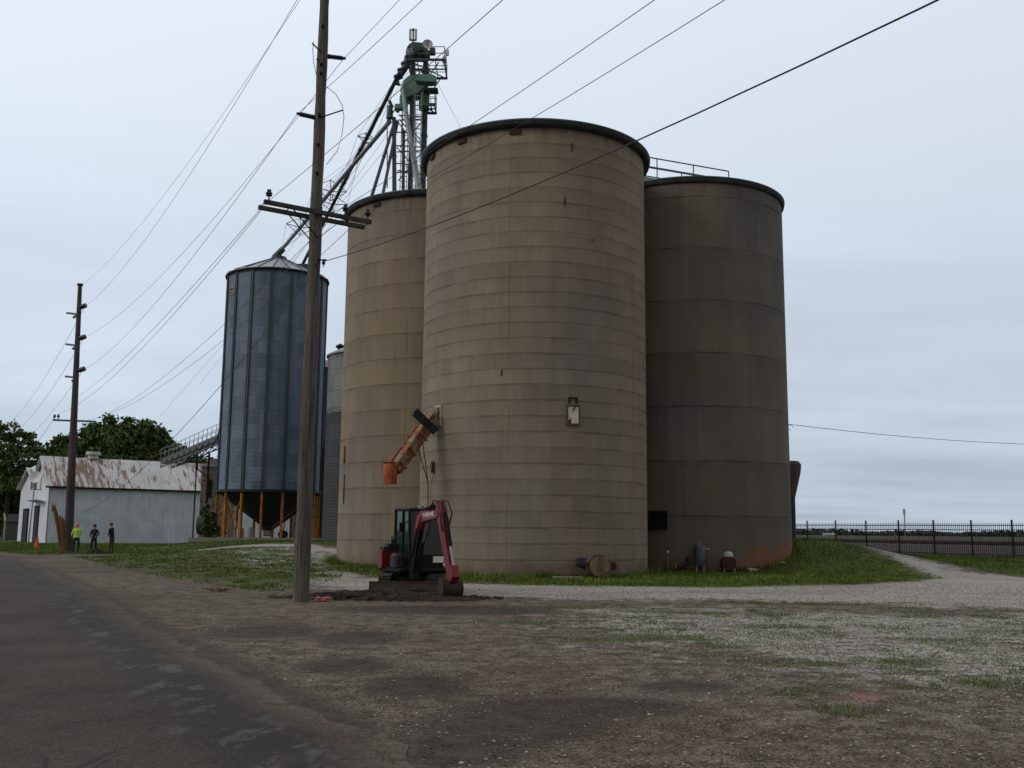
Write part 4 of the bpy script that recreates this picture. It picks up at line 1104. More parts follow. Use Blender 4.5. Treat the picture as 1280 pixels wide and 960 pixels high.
for s_ in (-1, 1):
    off = ln_ * (.23 * s_)
    b = MB(); b.bar(V(mx_, my_, zc1) + off - ad * 1.33, V(mx_, my_, zc1) + off + ad * 1.33, .085, .095); b.build('crossarm', M['arm'], mp_)
b = MB()
for s_ in (-1, 1):
    for k in (-1, 1):
        b.bar(V(mx_, my_, zc1 - .62) + ln_ * .2 * k, V(mx_, my_, zc1 - .04) + ad * .62 * s_ + ln_ * .2 * k, .04, .012)
b.build('arm_brace', M['black'], mp_)
INS = []
for tpos in (-1.22, .66, 1.24):
    b = MB(); q = V(mx_, my_, zc1 + .03) + ad * tpos - ln_ * .23; ins_pin(b, q, 1.0); b.build('insulator', M['insul'], mp_, True)
    INS.append(q + V(0, 0, .25))
b = MB()
for z in (zc1, 9.9, 10.6, 11.35, 12.4, 12.62, 13.6):
    b.cyl(V(mx_ + .02, my_ - .2, z), V(mx_ + .02, my_ + .2, z), .02, n=8)
    b.box((mx_ + .02, my_ - .16, z), (.07, .03, .07))
for tpos in (-1.3, -.7, .7, 1.3): b.cyl(V(mx_, my_, zc1) + ad * tpos - ln_ * .3, V(mx_, my_, zc1) + ad * tpos + ln_ * .3, .012, n=6)
b.build('bolt', M['black'], mp_)
def post_ins(par, base, d, L_, r=.05):
    b = MB(); d = Vector(d).normalized(); base = Vector(base)
    b.cyl(base, base + d * L_, .028, n=8)
    k = 9
    for i in range(k):
        q = base + d * (L_ * (i + .7) / (k + .5)); b.cyl(q, q + d * .035, r * 1.25, r * .8, n=10)
    b.cyl(base - d * .02, base + d * .05, .06, n=8); b.cyl(base + d * L_, base + d * (L_ + .07), .035, n=8)
    b.build('line_post_insulator', M['insul'], par, True); return base + d * (L_ + .04)
tipR = at(431, 73, 22.8); tipL = at(372, 142, 22.3)
bR = V(mx_ + .12, my_ + .05, at(411, 70, 22.6).z); bL = V(mx_ - .12, my_ - .03, at(393, 146, 22.5).z)
tR = post_ins(mp_, bR, tipR - bR, (tipR - bR).length - .05, .05); tL = post_ins(mp_, bL, tipL - bL, (tipL - bL).length - .05, .05)
b = MB()
b.bar(V(mx_, my_ - .12, bR.z + .02), at(390, 54, 22.3), .025); b.bar(V(mx_, my_ - .12, bL.z - .05), at(429, 137.5, 22.5), .025)
b.bar(V(mx_ - .1, my_, bR.z - .1), at(396, 74, 22.4), .03); b.build('bracket_rod', M['black'], mp_)
b = MB()
pts = [at(*q, 22.5) for q in ((392, 52), (391, 62), (392, 78), (395, 92), (399, 100))]; b.tube(pts, .008, 5)
pts = [at(*q, 22.5) for q in ((408, 108), (420, 118), (428, 132), (430, 146), (428, 165), (422, 188), (408, 206))]; b.tube(pts, .008, 5)
b.build('jumper_wire', M['wire'], mp_)
b = MB(); b.bar(V(mx_ + .1, my_ - .1, at(404, 327, 22.6).z), V(mx_ + .3, my_ - .05, at(404, 327, 22.6).z + .02), .03); ins_pin(b, V(mx_ + .24, my_ - .1, at(404, 330, 22.6).z - .12), .6); b.build('neutral_bracket', M['black'], mp_)

fx_, fy_ = -28.35, 64.5
fz = tz(fx_, fy_)
fp = thing('utility_pole', 'far dark utility pole beside the two rotten stumps and the hi-vis worker', 'utility pole', (fx_, fy_, fz), 0, 'utility poles along the road')
ftop = at(100, 357, 64.5); 
b = MB(); b.tube([V(fx_, fy_, fz - .3).lerp(ftop, i / 12) for i in range(13)], [.30 - .014 * i for i in range(13)], 14); b.build('pole', M['farpole'], fp, True)
FI = []
for py in (384, 423, 463):
    q = at(100.5 + (403 - py) * .02 + 1.5, py, 64.5)
    b = MB(); b.cyl(q + V(-.1, 0, 0), q + V(.28, -.05, .12), .16, n=10); b.build('insulator', M['insul'], fp, True)
    b = MB(); b.bar(q + V(-.1, 0, -.5), q + V(-.95, -.1, -.42), .10, .12); b.cyl(q + V(-.5, -.1, -.75), q + V(-.15, 0, -.45), .09, n=8); b.build('bracket_arm', M['galvpole'], fp)
    FI.append(q + V(.2, 0, .05))
b = MB(); c0 = at(66, 525, 64.0); c1_ = at(120, 527, 65.0); b.bar(c0, c1_, .10, .12); b.build('crossarm', M['galvpole'], fp)
b = MB()
for q in (c0 + V(.1, 0, 0), c0 + V(.35, 0, 0)): ins_pin(b, q, 1.3)
b.build('insulator', M['insul'], fp, True)
b = MB(); b.cyl(ftop, ftop + V(0, 0, .12), .2, n=10); b.build('pole_cap', M['insul'], fp)
tx_, ty_ = -77.6, 150.0
t3 = thing('utility_pole', 'distant utility pole cut by the left edge of the picture', 'utility pole', (tx_, ty_, 0), 0, 'utility poles along the road')
b = MB(); b.tube([V(tx_, ty_, z) for z in np.linspace(0, 17.5, 6)], [.28, .26, .24, .22, .2, .18], 10); b.build('pole', M['farpole'], t3, True)
b = MB(); b.bar((tx_ - 1.3, ty_, 9.2), (tx_ + 1.4, ty_, 9.2), .14); b.bar((tx_ - .2, ty_, 13.6), (tx_ + 1.0, ty_, 13.5), .12); b.build('crossarm', M['galvpole'], t3)

# overhead lines
GRP = 'overhead wires along the pole line'
dback = Vector((.487, -.873, 0))
def backspan(a, s1, z1, label, r=.010, mat=None, ax=None):
    a = Vector(a); Lb = 48.0
    # parabola through (0,a.z) (s1,z1) (48,a.z)
    c2 = (z1 - a.z) / (s1 * s1 - Lb * s1); pts = []
    for i in range(33):
        s_ = Lb * i / 32; pts.append(V(a.x, a.y, 0) + dback * s_ + V(0, 0, a.z + c2 * (s_ * s_ - Lb * s_)))
    cable(label, pts, r, mat, 'wire', 'overhead_wire', GRP)
backspan(at(404, 327, 22.6), 16.68, 6.2, 'thick low black cable sweeping across the front silo to upper right', .010)
backspan(at(456, 268, 23.1), 12.88, 8.36, 'wire from the right end of the crossarm over the front silo', .006)
backspan(at(425, 262, 22.9), 12.29, 8.53, 'wire from the inner right insulator of the crossarm to the top edge', .006)
backspan(at(337, 250, 22.0), 11.19, 8.54, 'wire from the left end of the crossarm up across the tower', .006)
backspan(at(372, 142, 22.3), 7.24, 10.66, 'wire leaving the left post insulator of the near pole to the upper right', .006)
backspan(at(430, 73, 22.8), 3.47, 12.8, 'wire leaving the right post insulator of the near pole to the upper right', .006)
def span(a, c, sg, label, r=.007, mat=None): cable(label, sag(a, c, sg, 24), r, mat or M['wire'], 'wire', 'overhead_wire', GRP)
span(at(430, 73, 22.8), FI[1], 1.0, 'wire from the right post insulator down to the middle insulator of the far pole')
span(at(372, 142, 22.3), FI[2], .9, 'wire from the left post insulator down to the lowest insulator of the far pole')
# top conductors come from above the picture on the near pole
span(V(mx_ + .1, my_, 15.6), ftop + V(.05, 0, 0), 1.0, 'topmost faint wire reaching the tip of the far pole', .006, M['wirepale'])
span(V(mx_ - .3, my_, 15.1), FI[0], 1.1, 'wire from above the frame to the top insulator of the far pole')
span(at(325, 262, 22.0), at(93, 498, 64.5), .5, 'wire from the left crossarm end down to the trunk of the far pole')
span(at(337, 250, 22.0), c0 + V(.2, 0, .35), .9, 'wire from the left insulator down to the small crossarm of the far pole')
span(at(425, 262, 22.9), c1_ + V(-.1, 0, .2), .8, 'wire passing in front of the bin to the right end of the far small crossarm')
span(at(456, 268, 23.1), c1_ + V(-.6, 0, .1), 1.0, 'wire from the right crossarm end passing behind the pole towards the far pole')
span(at(400, 331, 22.6), at(104, 640, 64.5), .9, 'thick low black cable crossing the front of the blue-grey bin', .010)
for i, (fq, sgz, lb) in enumerate(((FI[0], 1.8, 'upper wire from the far pole to the left edge'), (FI[1], 1.8, 'middle wire from the far pole to the left edge'), (FI[2], 1.8, 'lower wire from the far pole to the left edge'), (c0 + V(.2, 0, .35), 1.5, 'lowest wire from the far pole to the left edge'))):
    span(fq, V(tx_, ty_, [16.5, 14.6, 13.0, 9.4][i]), sgz, lb, .012, M['wirepale'])
# service drop to the right
cable('single black service wire running right from the darker right silo', sag(at(984, 530, 45.5), at(1420, 556, 60), .35, 20), .013, M['wire'], 'wire', 'service_wire')
b = MB(); q = at(988, 533, 45.4); b.tube([q + V(.0 + .12 * math.cos(t_), 0, .12 * math.sin(t_) - .05) for t_ in np.linspace(0, 5, 9)], .012, 5); tag(b.build('wire_loop', M['wire']), 'small coiled loop of wire hanging at the right silo edge', 'wire loop')

# ------------------------------------------------------------------ excavator
EX = Vector((-2.55, 26.45, 0)); ez = tz(EX.x, EX.y)
ex = thing('excavator', 'compact red and black tracked excavator with a glazed cab and lowered bucket', 'excavator', (EX.x, EX.y, ez))
HA = R(-62); fv = Vector((math.cos(HA), math.sin(HA), 0)); lv = Vector((-math.sin(HA), math.cos(HA), 0))
KZ = .875
def U(f, l, z): return EX + fv * f + lv * l + V(0, 0, z * KZ + ez)
MU = Matrix((fv, lv, V(0, 0, 1))).transposed()
def ubox(b, f, l, z, sz, bev=.03, mi=0): b.box(U(f, l, z), sz, MU, mi, bev); return b
# undercarriage, tracks run along Y (towards the camera)
for s_ in (-1, 1):
    cxk = EX.x + s_ * .62
    path = []
    Lh, rt, zc0 = .78, .23, .24
    for a in np.linspace(math.pi / 2, 3 * math.pi / 2, 10): path.append((-Lh + rt * math.cos(a), zc0 + rt * math.sin(a)))
    for a in np.linspace(-math.pi / 2, math.pi / 2, 10): path.append((Lh + rt * math.cos(a), zc0 + rt * math.sin(a)))
    b = MB(); b.prism(path, -.15, .15, lambda u, v, w: (cxk + w, EX.y + u, v + ez))
    # lugs
    npth = len(path); per = []
    for i in range(npth):
        a0_ = np.array(path[i]); a1_ = np.array(path[(i + 1) % npth]); L_ = np.hypot(*(a1_ - a0_)); k = max(1, int(L_ / .11))
        for j in range(k):
            c = a0_ + (a1_ - a0_) * (j + .5) / k; dd = (a1_ - a0_) / L_; nn = np.array([dd[1], -dd[0]])
            Mx = Matrix(((1, 0, 0), (0, dd[0], nn[0]), (0, dd[1], nn[1])))
            b.box((cxk, EX.y + c[0] + nn[0] * .01, c[1] + nn[1] * .01 + ez), (.31, .045, .035), Mx)
    tk = b.build('track', M['rubber'], ex)
    b = MB()
    for yy in (-.78, -.4, -.13, .13, .4, .78):
        r_ = .17 if abs(yy) > .7 else .09; zz = .24 if abs(yy) > .7 else .13
        b.cyl((cxk - .16, EX.y + yy, zz + ez), (cxk + .16, EX.y + yy, zz + ez), r_, n=14)
    b.build('track_roller', M['mudsteel'], tk, True)
b = MB(); b.box((EX.x, EX.y, .36 + ez), (1.0, .9, .2), bevel=.04); b.cyl((EX.x, EX.y, .42 + ez), (EX.x, EX.y, .58 + ez), .42, n=28); b.build('undercarriage', M['mudsteel'], ex)
# dozer blade towards the camera
yb = EX.y - 1.42
b = MB(); poly = [(0, .02), (-.06, .14), (-.03, .27), (.0, .33), (.05, .33), (.03, .26), (0.0, .14), (.06, .02)]
b.prism(poly, -.92, .92, lambda u, v, w: (EX.x + w - .02, yb + u, v + ez)); b.box((EX.x - .02, yb + .02, .32 + ez), (1.84, .09, .04)); bl = b.build('dozer_blade', M['mudsteel'], ex)
b = MB()
for s_ in (-.4, .4): b.bar((EX.x + s_, yb + .05, .2 + ez), (EX.x + s_, EX.y - .45, .3 + ez), .09, .12)
b.build('blade_arm', M['mudsteel'], bl)
# deck and body
b = MB(); ubox(b, 0.0, 0, .66, (1.5, 1.42, .14), .05); b.build('deck', M['black'], ex)
b = MB()
poly = []
for a in np.linspace(-1.15, 1.15, 13): poly.append((-.25 - .72 * math.cos(a) / 1.0, .78 * math.sin(a) / math.sin(1.15)))
poly = [(-.25, -.78)] + poly + [(-.25, .78)]
def cwf(u, v, w): return U(u, v, w)
b.prism(poly, .72, 1.22, cwf)
b.build('counterweight', M['red'], ex)
poly2 = [(u * .96, v * .95) for u, v in poly]
b = MB(); b.prism(poly2, 1.22, 1.33, cwf); b.prism([(u * .86, v * .8) for u, v in poly], 1.33, 1.42, cwf); b.build('engine_hood', M['greyplastic'], ex)
b = MB(); ubox(b, .36, -.60, .93, (.42, .26, .40), .06); b.build('side_cover', M['greyplastic'], ex)
b = MB(); b.cyl(U(-.62, -.35, 1.38), U(-.62, -.35, 1.56), .04, n=10); b.build('exhaust', M['black'], ex)
b = MB(); b.box(U(-.60, -.735, 1.02), (.20, .012, .05), Matrix.Rotation(HA - .35, 3, 'Z')); b.box(U(-.60, -.71, 1.20), (.10, .012, .06), Matrix.Rotation(HA - .35, 3, 'Z')); b.build('body_decal', M['decal'], ex)
# cab
cl, cf0, cf1, cw_, zc0_, zc1_ = .14, -.42, .62, .49, .73, 2.42
b = MB(); ubox(b, (cf0 + cf1) / 2, cl, .92, (cf1 - cf0, cw_ * 2, .40), .03)
cab = b.build('cab', M['black'], ex)
b = MB()
for f_ in (cf0, .12, cf1):
    for s_ in (-1, 1):
        ftop_ = f_ - (.10 if f_ == cf1 else 0)
        b.bar(U(f_, cl + s_ * cw_, 1.08), U(ftop_, cl + s_ * cw_, zc1_), .06, .06, up=lv)
for s_ in (-1, 1): b.bar(U(cf0, cl + s_ * cw_, 1.62 if s_ < 0 else 1.1), U(.12, cl + s_ * cw_, 1.62 if s_ < 0 else 1.1), .04)
b.build('cab_frame', M['black'], cab)
b = MB(); ubox(b, (cf0 + cf1) / 2 - .04, cl, zc1_ + .03, (cf1 - cf0 + .04, cw_ * 2 + .08, .09), .035); b.build('cab_roof', M['greyplastic'], cab)
b = MB(); ubox(b, -.1, cl, zc1_ + .085, (.5, .6, .02), .005); b.build('roof_hatch', M['steel'], cab)
def pane(nm, pts, th):
    b = MB(); P4 = [Vector(q) for q in pts]; tv = Vector(th)
    b.add(P4 + [q + tv for q in P4], [(3, 2, 1, 0), (4, 5, 6, 7), (0, 1, 5, 4), (1, 2, 6, 5), (2, 3, 7, 6), (3, 0, 4, 7)]); return b.build(nm, M['glass'], cab)
pane('front_window', [U(cf1, cl - cw_ + .03, 1.12), U(cf1, cl + cw_ - .03, 1.12), U(cf1 - .1, cl + cw_ - .03, 2.38), U(cf1 - .1, cl - cw_ + .03, 2.38)], -fv * .008)
for s_ in (-1, 1):
    pane('side_window', [U(.15, cl + s_ * cw_, 1.12), U(cf1 - .03, cl + s_ * cw_, 1.12), U(cf1 - .12, cl + s_ * cw_, 2.36), U(.15, cl + s_ * cw_, 2.36)], lv * (-.008 * s_))
    pane('side_window', [U(cf0 + .03, cl + s_ * cw_, 1.14), U(.09, cl + s_ * cw_, 1.14), U(.09, cl + s_ * cw_, 2.36), U(cf0 + .03, cl + s_ * cw_, 2.36)], lv * (-.008 * s_))
pane('rear_window', [U(cf0, cl - cw_ + .03, 1.3), U(cf0, cl + cw_ - .03, 1.3), U(cf0, cl + cw_ - .03, 2.36), U(cf0, cl - cw_ + .03, 2.36)], fv * .008)
b = MB(); ubox(b, -.16, cl, 1.10, (.44, .46, .14), .05); ubox(b, -.34, cl, 1.42, (.12, .44, .55), .05); b.build('seat', M['greyplastic'], cab)
b = MB()
for s_ in (-.3, .3): ubox(b, .0, cl + s_, 1.2, (.3, .12, .2), .04); b.cyl(U(.1, cl + s_, 1.28), U(.12, cl + s_, 1.48), .018, n=6)
b.build('control_lever', M['black'], cab)
b = MB(); b.box(U(cf1 + .012, .44, .98), (.012, .30, .16), MU); b.build('number_plate', M['decal'], cab)
b = MB(); b.cyl(U(.70, .58, .83), U(.74, .58, .83), .04, n=10); b.build('work_light', M['decal'], ex, True)
# swing bracket and boom
bl_ = -.30
b = MB(); ubox(b, .72, bl_, .62, (.30, .24, .40), .04); b.cyl(U(.82, bl_, .40), U(.82, bl_, .86), .09, n=14); b.build('swing_bracket', M['black'], ex)
def side_prism(b, pts, w, l0=bl_): b.prism(pts, -w / 2, w / 2, lambda u, v, q: U(u, l0 + q, v)); return b
boom = [(.78, .68), (.90, .64), (1.12, 1.35), (1.28, 1.86), (1.45, 2.08), (2.30, 2.16), (2.44, 2.24), (2.40, 2.37), (2.26, 2.39), (1.36, 2.38), (1.12, 2.22), (.99, 1.82), (.86, 1.25)]
b = MB(); side_prism(b, boom, .19); bm_ = b.build('boom', M['red'], ex)
td = bpy.data.curves.new('boom_lettering', 'FONT'); td.body = 'YANMAR'; td.size = .17; td.extrude = .003; td.align_x = 'CENTER'; td.align_y = 'CENTER'
td.materials.append(M['decal']); tmp = bpy.data.objects.new('tmp', td); col.objects.link(tmp); bpy.context.view_layer.update()
tme = bpy.data.meshes.new_from_object(tmp.evaluated_get(bpy.context.evaluated_depsgraph_get())); bpy.data.objects.remove(tmp)
to = bpy.data.objects.new('boom_lettering', tme); col.objects.link(to)
# lettering lies on the boom's right-hand face, read from the camera side
xa = (U(2.2, 0, 2.28) - U(1.5, 0, 2.24)).normalized(); za = -lv; ya = za.cross(xa)
Mt = Matrix((xa, ya, za)).transposed().to_4x4(); Mt.translation = U(1.86, bl_ - .098, 2.262) - ex.location
to.parent = bm_; to.matrix_local = Mt
b = MB(); b.cyl(U(1.0, bl_, .85), U(1.28, bl_, 1.5), .055, n=12); b.build('boom_cylinder', M['black'], ex, True)
b = MB(); b.cyl(U(1.26, bl_ + .02, 1.45), U(1.52, bl_ + .02, 2.05), .03, n=10); b.build('boom_cylinder_rod', M['chrome'], ex, True)
b = MB(); b.cyl(U(1.45, bl_, 2.42), U(2.06, bl_, 2.54), .05, n=12); b.build('arm_cylinder', M['black'], ex, True)
b = MB(); b.cyl(U(2.04, bl_, 2.53), U(2.38, bl_, 2.58), .028, n=10); b.build('arm_cylinder_rod', M['chrome'], ex, True)
armp = [(2.30, 2.64), (2.44, 2.66), (2.58, 2.42), (2.74, 1.9), (3.14, .78), (3.08, .64), (2.95, .66), (2.52, 1.72), (2.32, 2.18), (2.26, 2.38)]
b = MB(); side_prism(b, armp, .15); b.build('arm', M['red'], ex)
b = MB(); b.cyl(U(2.72, bl_, 2.18), U(2.98, bl_, 1.42), .052, n=12); b.cyl(U(2.62, bl_, 2.32), U(2.74, bl_, 2.14), .03, n=8); b.build('bucket_cylinder', M['black'], ex, True)
b = MB(); b.cyl(U(2.96, bl_, 1.46), U(3.20, bl_, .86), .028, n=10); b.build('bucket_cylinder_rod', M['chrome'], ex, True)
b = MB(); side_prism(b, [(3.10, .92), (3.22, .92), (3.32, .62), (3.22, .46), (3.10, .5), (2.98, .70)], .20); b.build('quick_hitch', M['red'], ex)
for k, (o1, rr_) in enumerate(((-.11, .16), (.11, .20), (0, .13))):
    b = MB(); pts = [U(1.95, bl_ + o1, 2.38), U(2.2, bl_ + o1, 2.60 + rr_ * .4), U(2.48, bl_ + o1 * 1.3, 2.57 + rr_ * .3), U(2.68 + rr_ * .3, bl_ + o1 * 1.3, 2.30), U(2.66, bl_ + o1, 2.0), U(2.7, bl_ + o1 * .8, 1.8)]
    b.tube(pts, .018, 6); b.build('hose', M['hose'], ex, True)
b = MB(); b.tube([U(.7, bl_ + .1, .9), U(.95, bl_ + .13, 1.3), U(1.1, bl_ + .12, 1.7), U(1.35, bl_ + .1, 2.15)], .02, 6); b.tube([U(.7, bl_ - .1, .85), U(.98, bl_ - .13, 1.2), U(1.15, bl_ - .12, 1.7), U(1.4, bl_ - .1, 2.2)], .02, 6); b.build('hose', M['hose'], ex, True)
b = MB(); b.prism([(.80, .67), (.97, .67), (1.17, 1.36), (1.32, 1.82), (1.10, 1.90), (.97, 1.62), (.84, 1.2)], -.107, .107, lambda u, v, q: U(u, bl_ + q, v)); b.build('boom_shade_plate', M['black'], ex)  # black plate added to darken the lower boom as if shaded
b = MB(); b.cyl(U(.45, cl - cw_ - .12, 2.0), U(.5, cl - cw_ - .02, 2.1), .015, n=6); b.box(U(.44, cl - cw_ - .16, 1.92), (.03, .16, .24), MU, 0, .01); b.build('mirror', M['black'], cab)
b = MB()
for l_ in (-.25, .55): b.box(U(cf1 - .05, cl + l_ * .8, 2.50), (.08, .14, .09), MU, 0, .015)
b.build('cab_light', M['steel'], cab)
b = MB(); b.tube([U(cf1 - .02, cl - .3, 1.2), U(cf1 - .05, cl + .05, 1.75), U(cf1 - .09, cl + .1, 2.2)], .012, 5); b.build('wiper', M['black'], cab)
b = MB(); b.tube([U(-.85, -.3, 1.25), U(-.80, -.3, 1.62), U(-.70, -.2, 1.62)], .02, 6); b.build('grab_rail', M['black'], ex)
# bucket: open curved shell with side plates and teeth
bw = .50
def BU(u, v, w): return U(2.98 + u, bl_ + w, v)
arc = [(.22 * math.cos(a) * 1.2 - .04, .30 + .27 * math.sin(a)) for a in np.linspace(R(95), R(-120), 12)]
b = MB()
inn = [(u * .93, .30 + (v - .30) * .93) for u, v in arc]
for i in range(len(arc) - 1):
    q = [arc[i], arc[i + 1], inn[i + 1], inn[i]]; b.prism(q, -bw / 2, bw / 2, BU)
for s_ in (-1, 1): b.prism(arc, s_ * bw / 2 - .012, s_ * bw / 2 + .012, BU)
bk = b.build('bucket', M['mudsteel'], ex)
b = MB()
for k in range(4):
    w0 = -bw / 2 + .06 + k * (bw - .12) / 3; e0 = arc[-1]; b.prism([(e0[0] + .03, e0[1] - .02), (e0[0] - .02, e0[1] + .03), (e0[0] - .15, e0[1] - .01)], w0 - .03, w0 + .03, BU)
b.build('bucket_tooth', M['steel'], bk)

# ------------------------------------------------------------------ people
def skin_body(name, J, E_, mats, pick, parent, root=0):
    me = bpy.data.meshes.new(name); me.from_pydata([j[0] for j in J], E_, [])
    o = bpy.data.objects.new(name, me); col.objects.link(o)
    md = o.modifiers.new('skin', 'SKIN'); md.use_smooth_shade = True
    sv = me.skin_vertices[0].data if me.skin_vertices else None
    if sv is None:
        bm = __import__('bmesh').new(); bm.from_mesh(me); bm.verts.layers.skin.verify(); bm.to_mesh(me); bm.free(); sv = me.skin_vertices[0].data
    for i, j in enumerate(J):
        r_ = j[1]; sv[i].radius = r_ if isinstance(r_, tuple) else (r_, r_)
        sv[i].use_root = (i == root)
    sb = o.modifiers.new('sub', 'SUBSURF'); sb.levels = 2; sb.render_levels = 2
    bpy.context.view_layer.update()
    dg = bpy.context.evaluated_depsgraph_get()
    nm = bpy.data.meshes.new_from_object(o.evaluated_get(dg))
    bpy.data.objects.remove(o)
    o = bpy.data.objects.new(name, nm); col.objects.link(o)
    nm.materials.clear()
    for q in mats: nm.materials.append(q)
    for p_ in nm.polygons: p_.material_index = pick(p_.center); p_.use_smooth = True
    if parent: o.parent = parent
    return o
def person(x, y, rz, label, mats, lean=0.0, arms=((.26, .06, 1.05), (-.26, .06, 1.05)), elbows=None, helmet=None, vest=None, h=1.75, stance=.13, cap=True, split=None):
    z = tz(x, y); t = thing('person', label, 'person', (x, y, z), rz, 'workers standing by the far pole')
    k = h / 1.75; fw = lean
    el = elbows or ((.30, .02, 1.14), (-.30, .02, 1.14))
    J = [((0, 0, .95), (.16, .11)), ((0, fw * .3, 1.15), (.145, .105)), ((0, fw * .7, 1.38), (.17, .115)), ((0, fw, 1.50), .062), ((0, fw * 1.2 + .01, 1.60), (.085, .098)), ((0, fw * 1.3 + .015, 1.70), (.078, .09)),
         ((.19, fw * .75, 1.42), .065), ((el[0][0], el[0][1] + fw * .5, el[0][2]), .046), (arms[0], .032), ((arms[0][0], arms[0][1] + .06, arms[0][2] - .07), (.035, .02)),
         ((-.19, fw * .75, 1.42), .065), ((el[1][0], el[1][1] + fw * .5, el[1][2]), .046), (arms[1], .032), ((arms[1][0], arms[1][1] + .06, arms[1][2] - .07), (.035, .02)),
         ((.10, 0, .86), .095), ((stance, .03, .48), .062), ((stance + .01, 0, .10), .042), ((stance + .02, .15, .04), (.045, .035)),
         ((-.10, 0, .86), .095), ((-stance, .02, .48), .062), ((-stance - .01, 0, .10), .042), ((-stance - .02, .15, .04), (.045, .035))]
    E_ = [(0, 1), (1, 2), (2, 3), (3, 4), (4, 5), (2, 6), (6, 7), (7, 8), (8, 9), (2, 10), (10, 11), (11, 12), (12, 13), (0, 14), (14, 15), (15, 16), (16, 17), (0, 18), (18, 19), (19, 20), (20, 21)]
    J = [((a[0] * k, a[1] * k, a[2] * k), tuple(q * k for q in r_) if isinstance(r_, tuple) else r_ * k) for a, r_ in J]
    hz_ = [arms[0], arms[1]]
    def pick(c):
        z_ = c.z / k
        for hnd in hz_:
            if (Vector(c) / k - Vector((hnd[0], hnd[1] + .05, hnd[2] - .06))).length < .085: return 0
        if z_ > 1.50: return 0
        if z_ > .93: return 1
        if z_ > .13: return 2
        return 3
    body = skin_body('body', J, E_, mats, pick, t)
    hy = (fw * 1.25 + .01) * k
    # face
    b = MB(); b.add([(0, hy + .098 * k, 1.66 * k), (-.015, hy + .09 * k, 1.62 * k), (.015, hy + .09 * k, 1.62 * k), (0, hy + .122 * k, 1.625 * k)], [(0, 1, 3), (0, 3, 2), (1, 2, 3)]); b.build('nose', mats[0], t, world=False)
    b = MB()
    for s_ in (-1, 1): b.box((s_ * .03 * k, hy + .094 * k, 1.665 * k), (.022, .01, .01))
    b.box((0, hy + .092 * k, 1.59 * k), (.045, .008, .010)); b.build('face_features', M['hair'], t, world=False)
    for s_ in (-1, 1): b = MB(); b.box((s_ * .088 * k, hy, 1.645 * k), (.018, .035, .055), bevel=.008); b.build('ear', mats[0], t, world=False)
    if helmet:
        b = MB(); b.lathe([(.125, 0), (.12, .04), (.10, .09), (.05, .125), (.005, .13)], (0, hy, 1.69 * k), 18); b.lathe([(.125, 0), (.15, -.008), (.15, .002), (.12, .012)], (0, hy + .01, 1.69 * k), 18); b.build('helmet', helmet, t, True, world=False)
    elif cap:
        b = MB(); b.lathe([(.104, -.03), (.104, .02), (.09, .06), (.05, .088), (.005, .095)], (0, hy, 1.70 * k), 16); b.box((0, hy + .12, 1.70 * k), (.13, .09, .012), bevel=.005); b.build('cap', M['hair'], t, True, world=False)
    if vest:
        b = MB(); b.lathe([(.195, 0), (.185, .14), (.19, .30), (.205, .42), (.15, .50), (.075, .53)], (0, 0, 0), 18)
        b.v = [(v[0] * k, v[1] * .72 + fw * (.2 + v[2] * 1.2), (.96 + v[2]) * k) for v in b.v]; vv = b.build('vest', vest, t, 'all', world=False)
        b = MB()
        for zz in (.08, .22): b.lathe([(.197, zz), (.197, zz + .05)], (0, 0, 0), 18)
        b.v = [(v[0] * k * 1.01, v[1] * .735 + fw * (.2 + v[2] * 1.2), (.96 + v[2]) * k) for v in b.v]; b.build('reflective_stripe', M['antenna'], vv, 'all', world=False)
    return t
pq = at(92, 690, 61.5)
person(-26.6, 61.6, R(35), 'worker in yellow hi-vis vest and orange hard hat beside the far pole', [M['skin'], M['hivis'], M['navycloth'], M['rubber']], .05, ((.20, .22, 1.10), (-.24, .14, 1.0)), ((.28, .02, 1.16), (-.29, 0, 1.14)), M['helmet'], M['hivis'])
person(-25.45, 61.4, R(170), 'middle worker in dark jacket and dark trousers with legs apart', [M['skin'], M['navycloth'], M['navycloth'], M['rubber']], .0, ((.20, .16, 1.02), (-.20, .16, 1.02)), ((.30, -.03, 1.15), (-.30, -.03, 1.15)), stance=.15, h=1.72)
person(-24.75, 62.4, R(75), 'rightmost worker in dark jacket and brown trousers, one hand raised to his face', [M['skin'], M['navycloth'], M['browncloth'], M['rubber']], .08, ((.12, .24, 1.50), (-.22, .10, 1.02)), ((.24, .22, 1.22), (-.29, .0, 1.14)), stance=.12, h=1.82)
# operator seated in the cab
op = thing('person', 'operator in an orange shirt seated behind the glass of the excavator cab', 'person', tuple(U(-.10, cl, 1.17)), HA - R(90))
Js = [((0, -.10, .05), (.17, .13)), ((0, -.13, .25), (.16, .12)), ((0, -.12, .45), (.20, .13)), ((0, -.10, .58), .06), ((0, -.07, .70), (.085, .10)), ((0, -.06, .80), (.08, .09)),
      ((.21, -.10, .46), .07), ((.29, .02, .25), .05), ((.27, .2, .22), .036), ((.27, .27, .24), (.035, .025)), ((-.21, -.10, .46), .07), ((-.29, .02, .25), .05), ((-.27, .2, .22), .036), ((-.27, .27, .24), (.035, .025)),
      ((.11, .0, .03), .10), ((.14, .36, .05), .075), ((.14, .42, -.30), .05), ((.14, .52, -.36), (.045, .035)), ((-.11, .0, .03), .10), ((-.14, .36, .05), .075), ((-.14, .42, -.30), .05), ((-.14, .52, -.36), (.045, .035))]
Es = [(0, 1), (1, 2), (2, 3), (3, 4), (4, 5), (2, 6), (6, 7), (7, 8), (8, 9), (2, 10), (10, 11), (11, 12), (12, 13), (0, 14), (14, 15), (15, 16), (16, 17), (0, 18), (18, 19), (19, 20), (20, 21)]
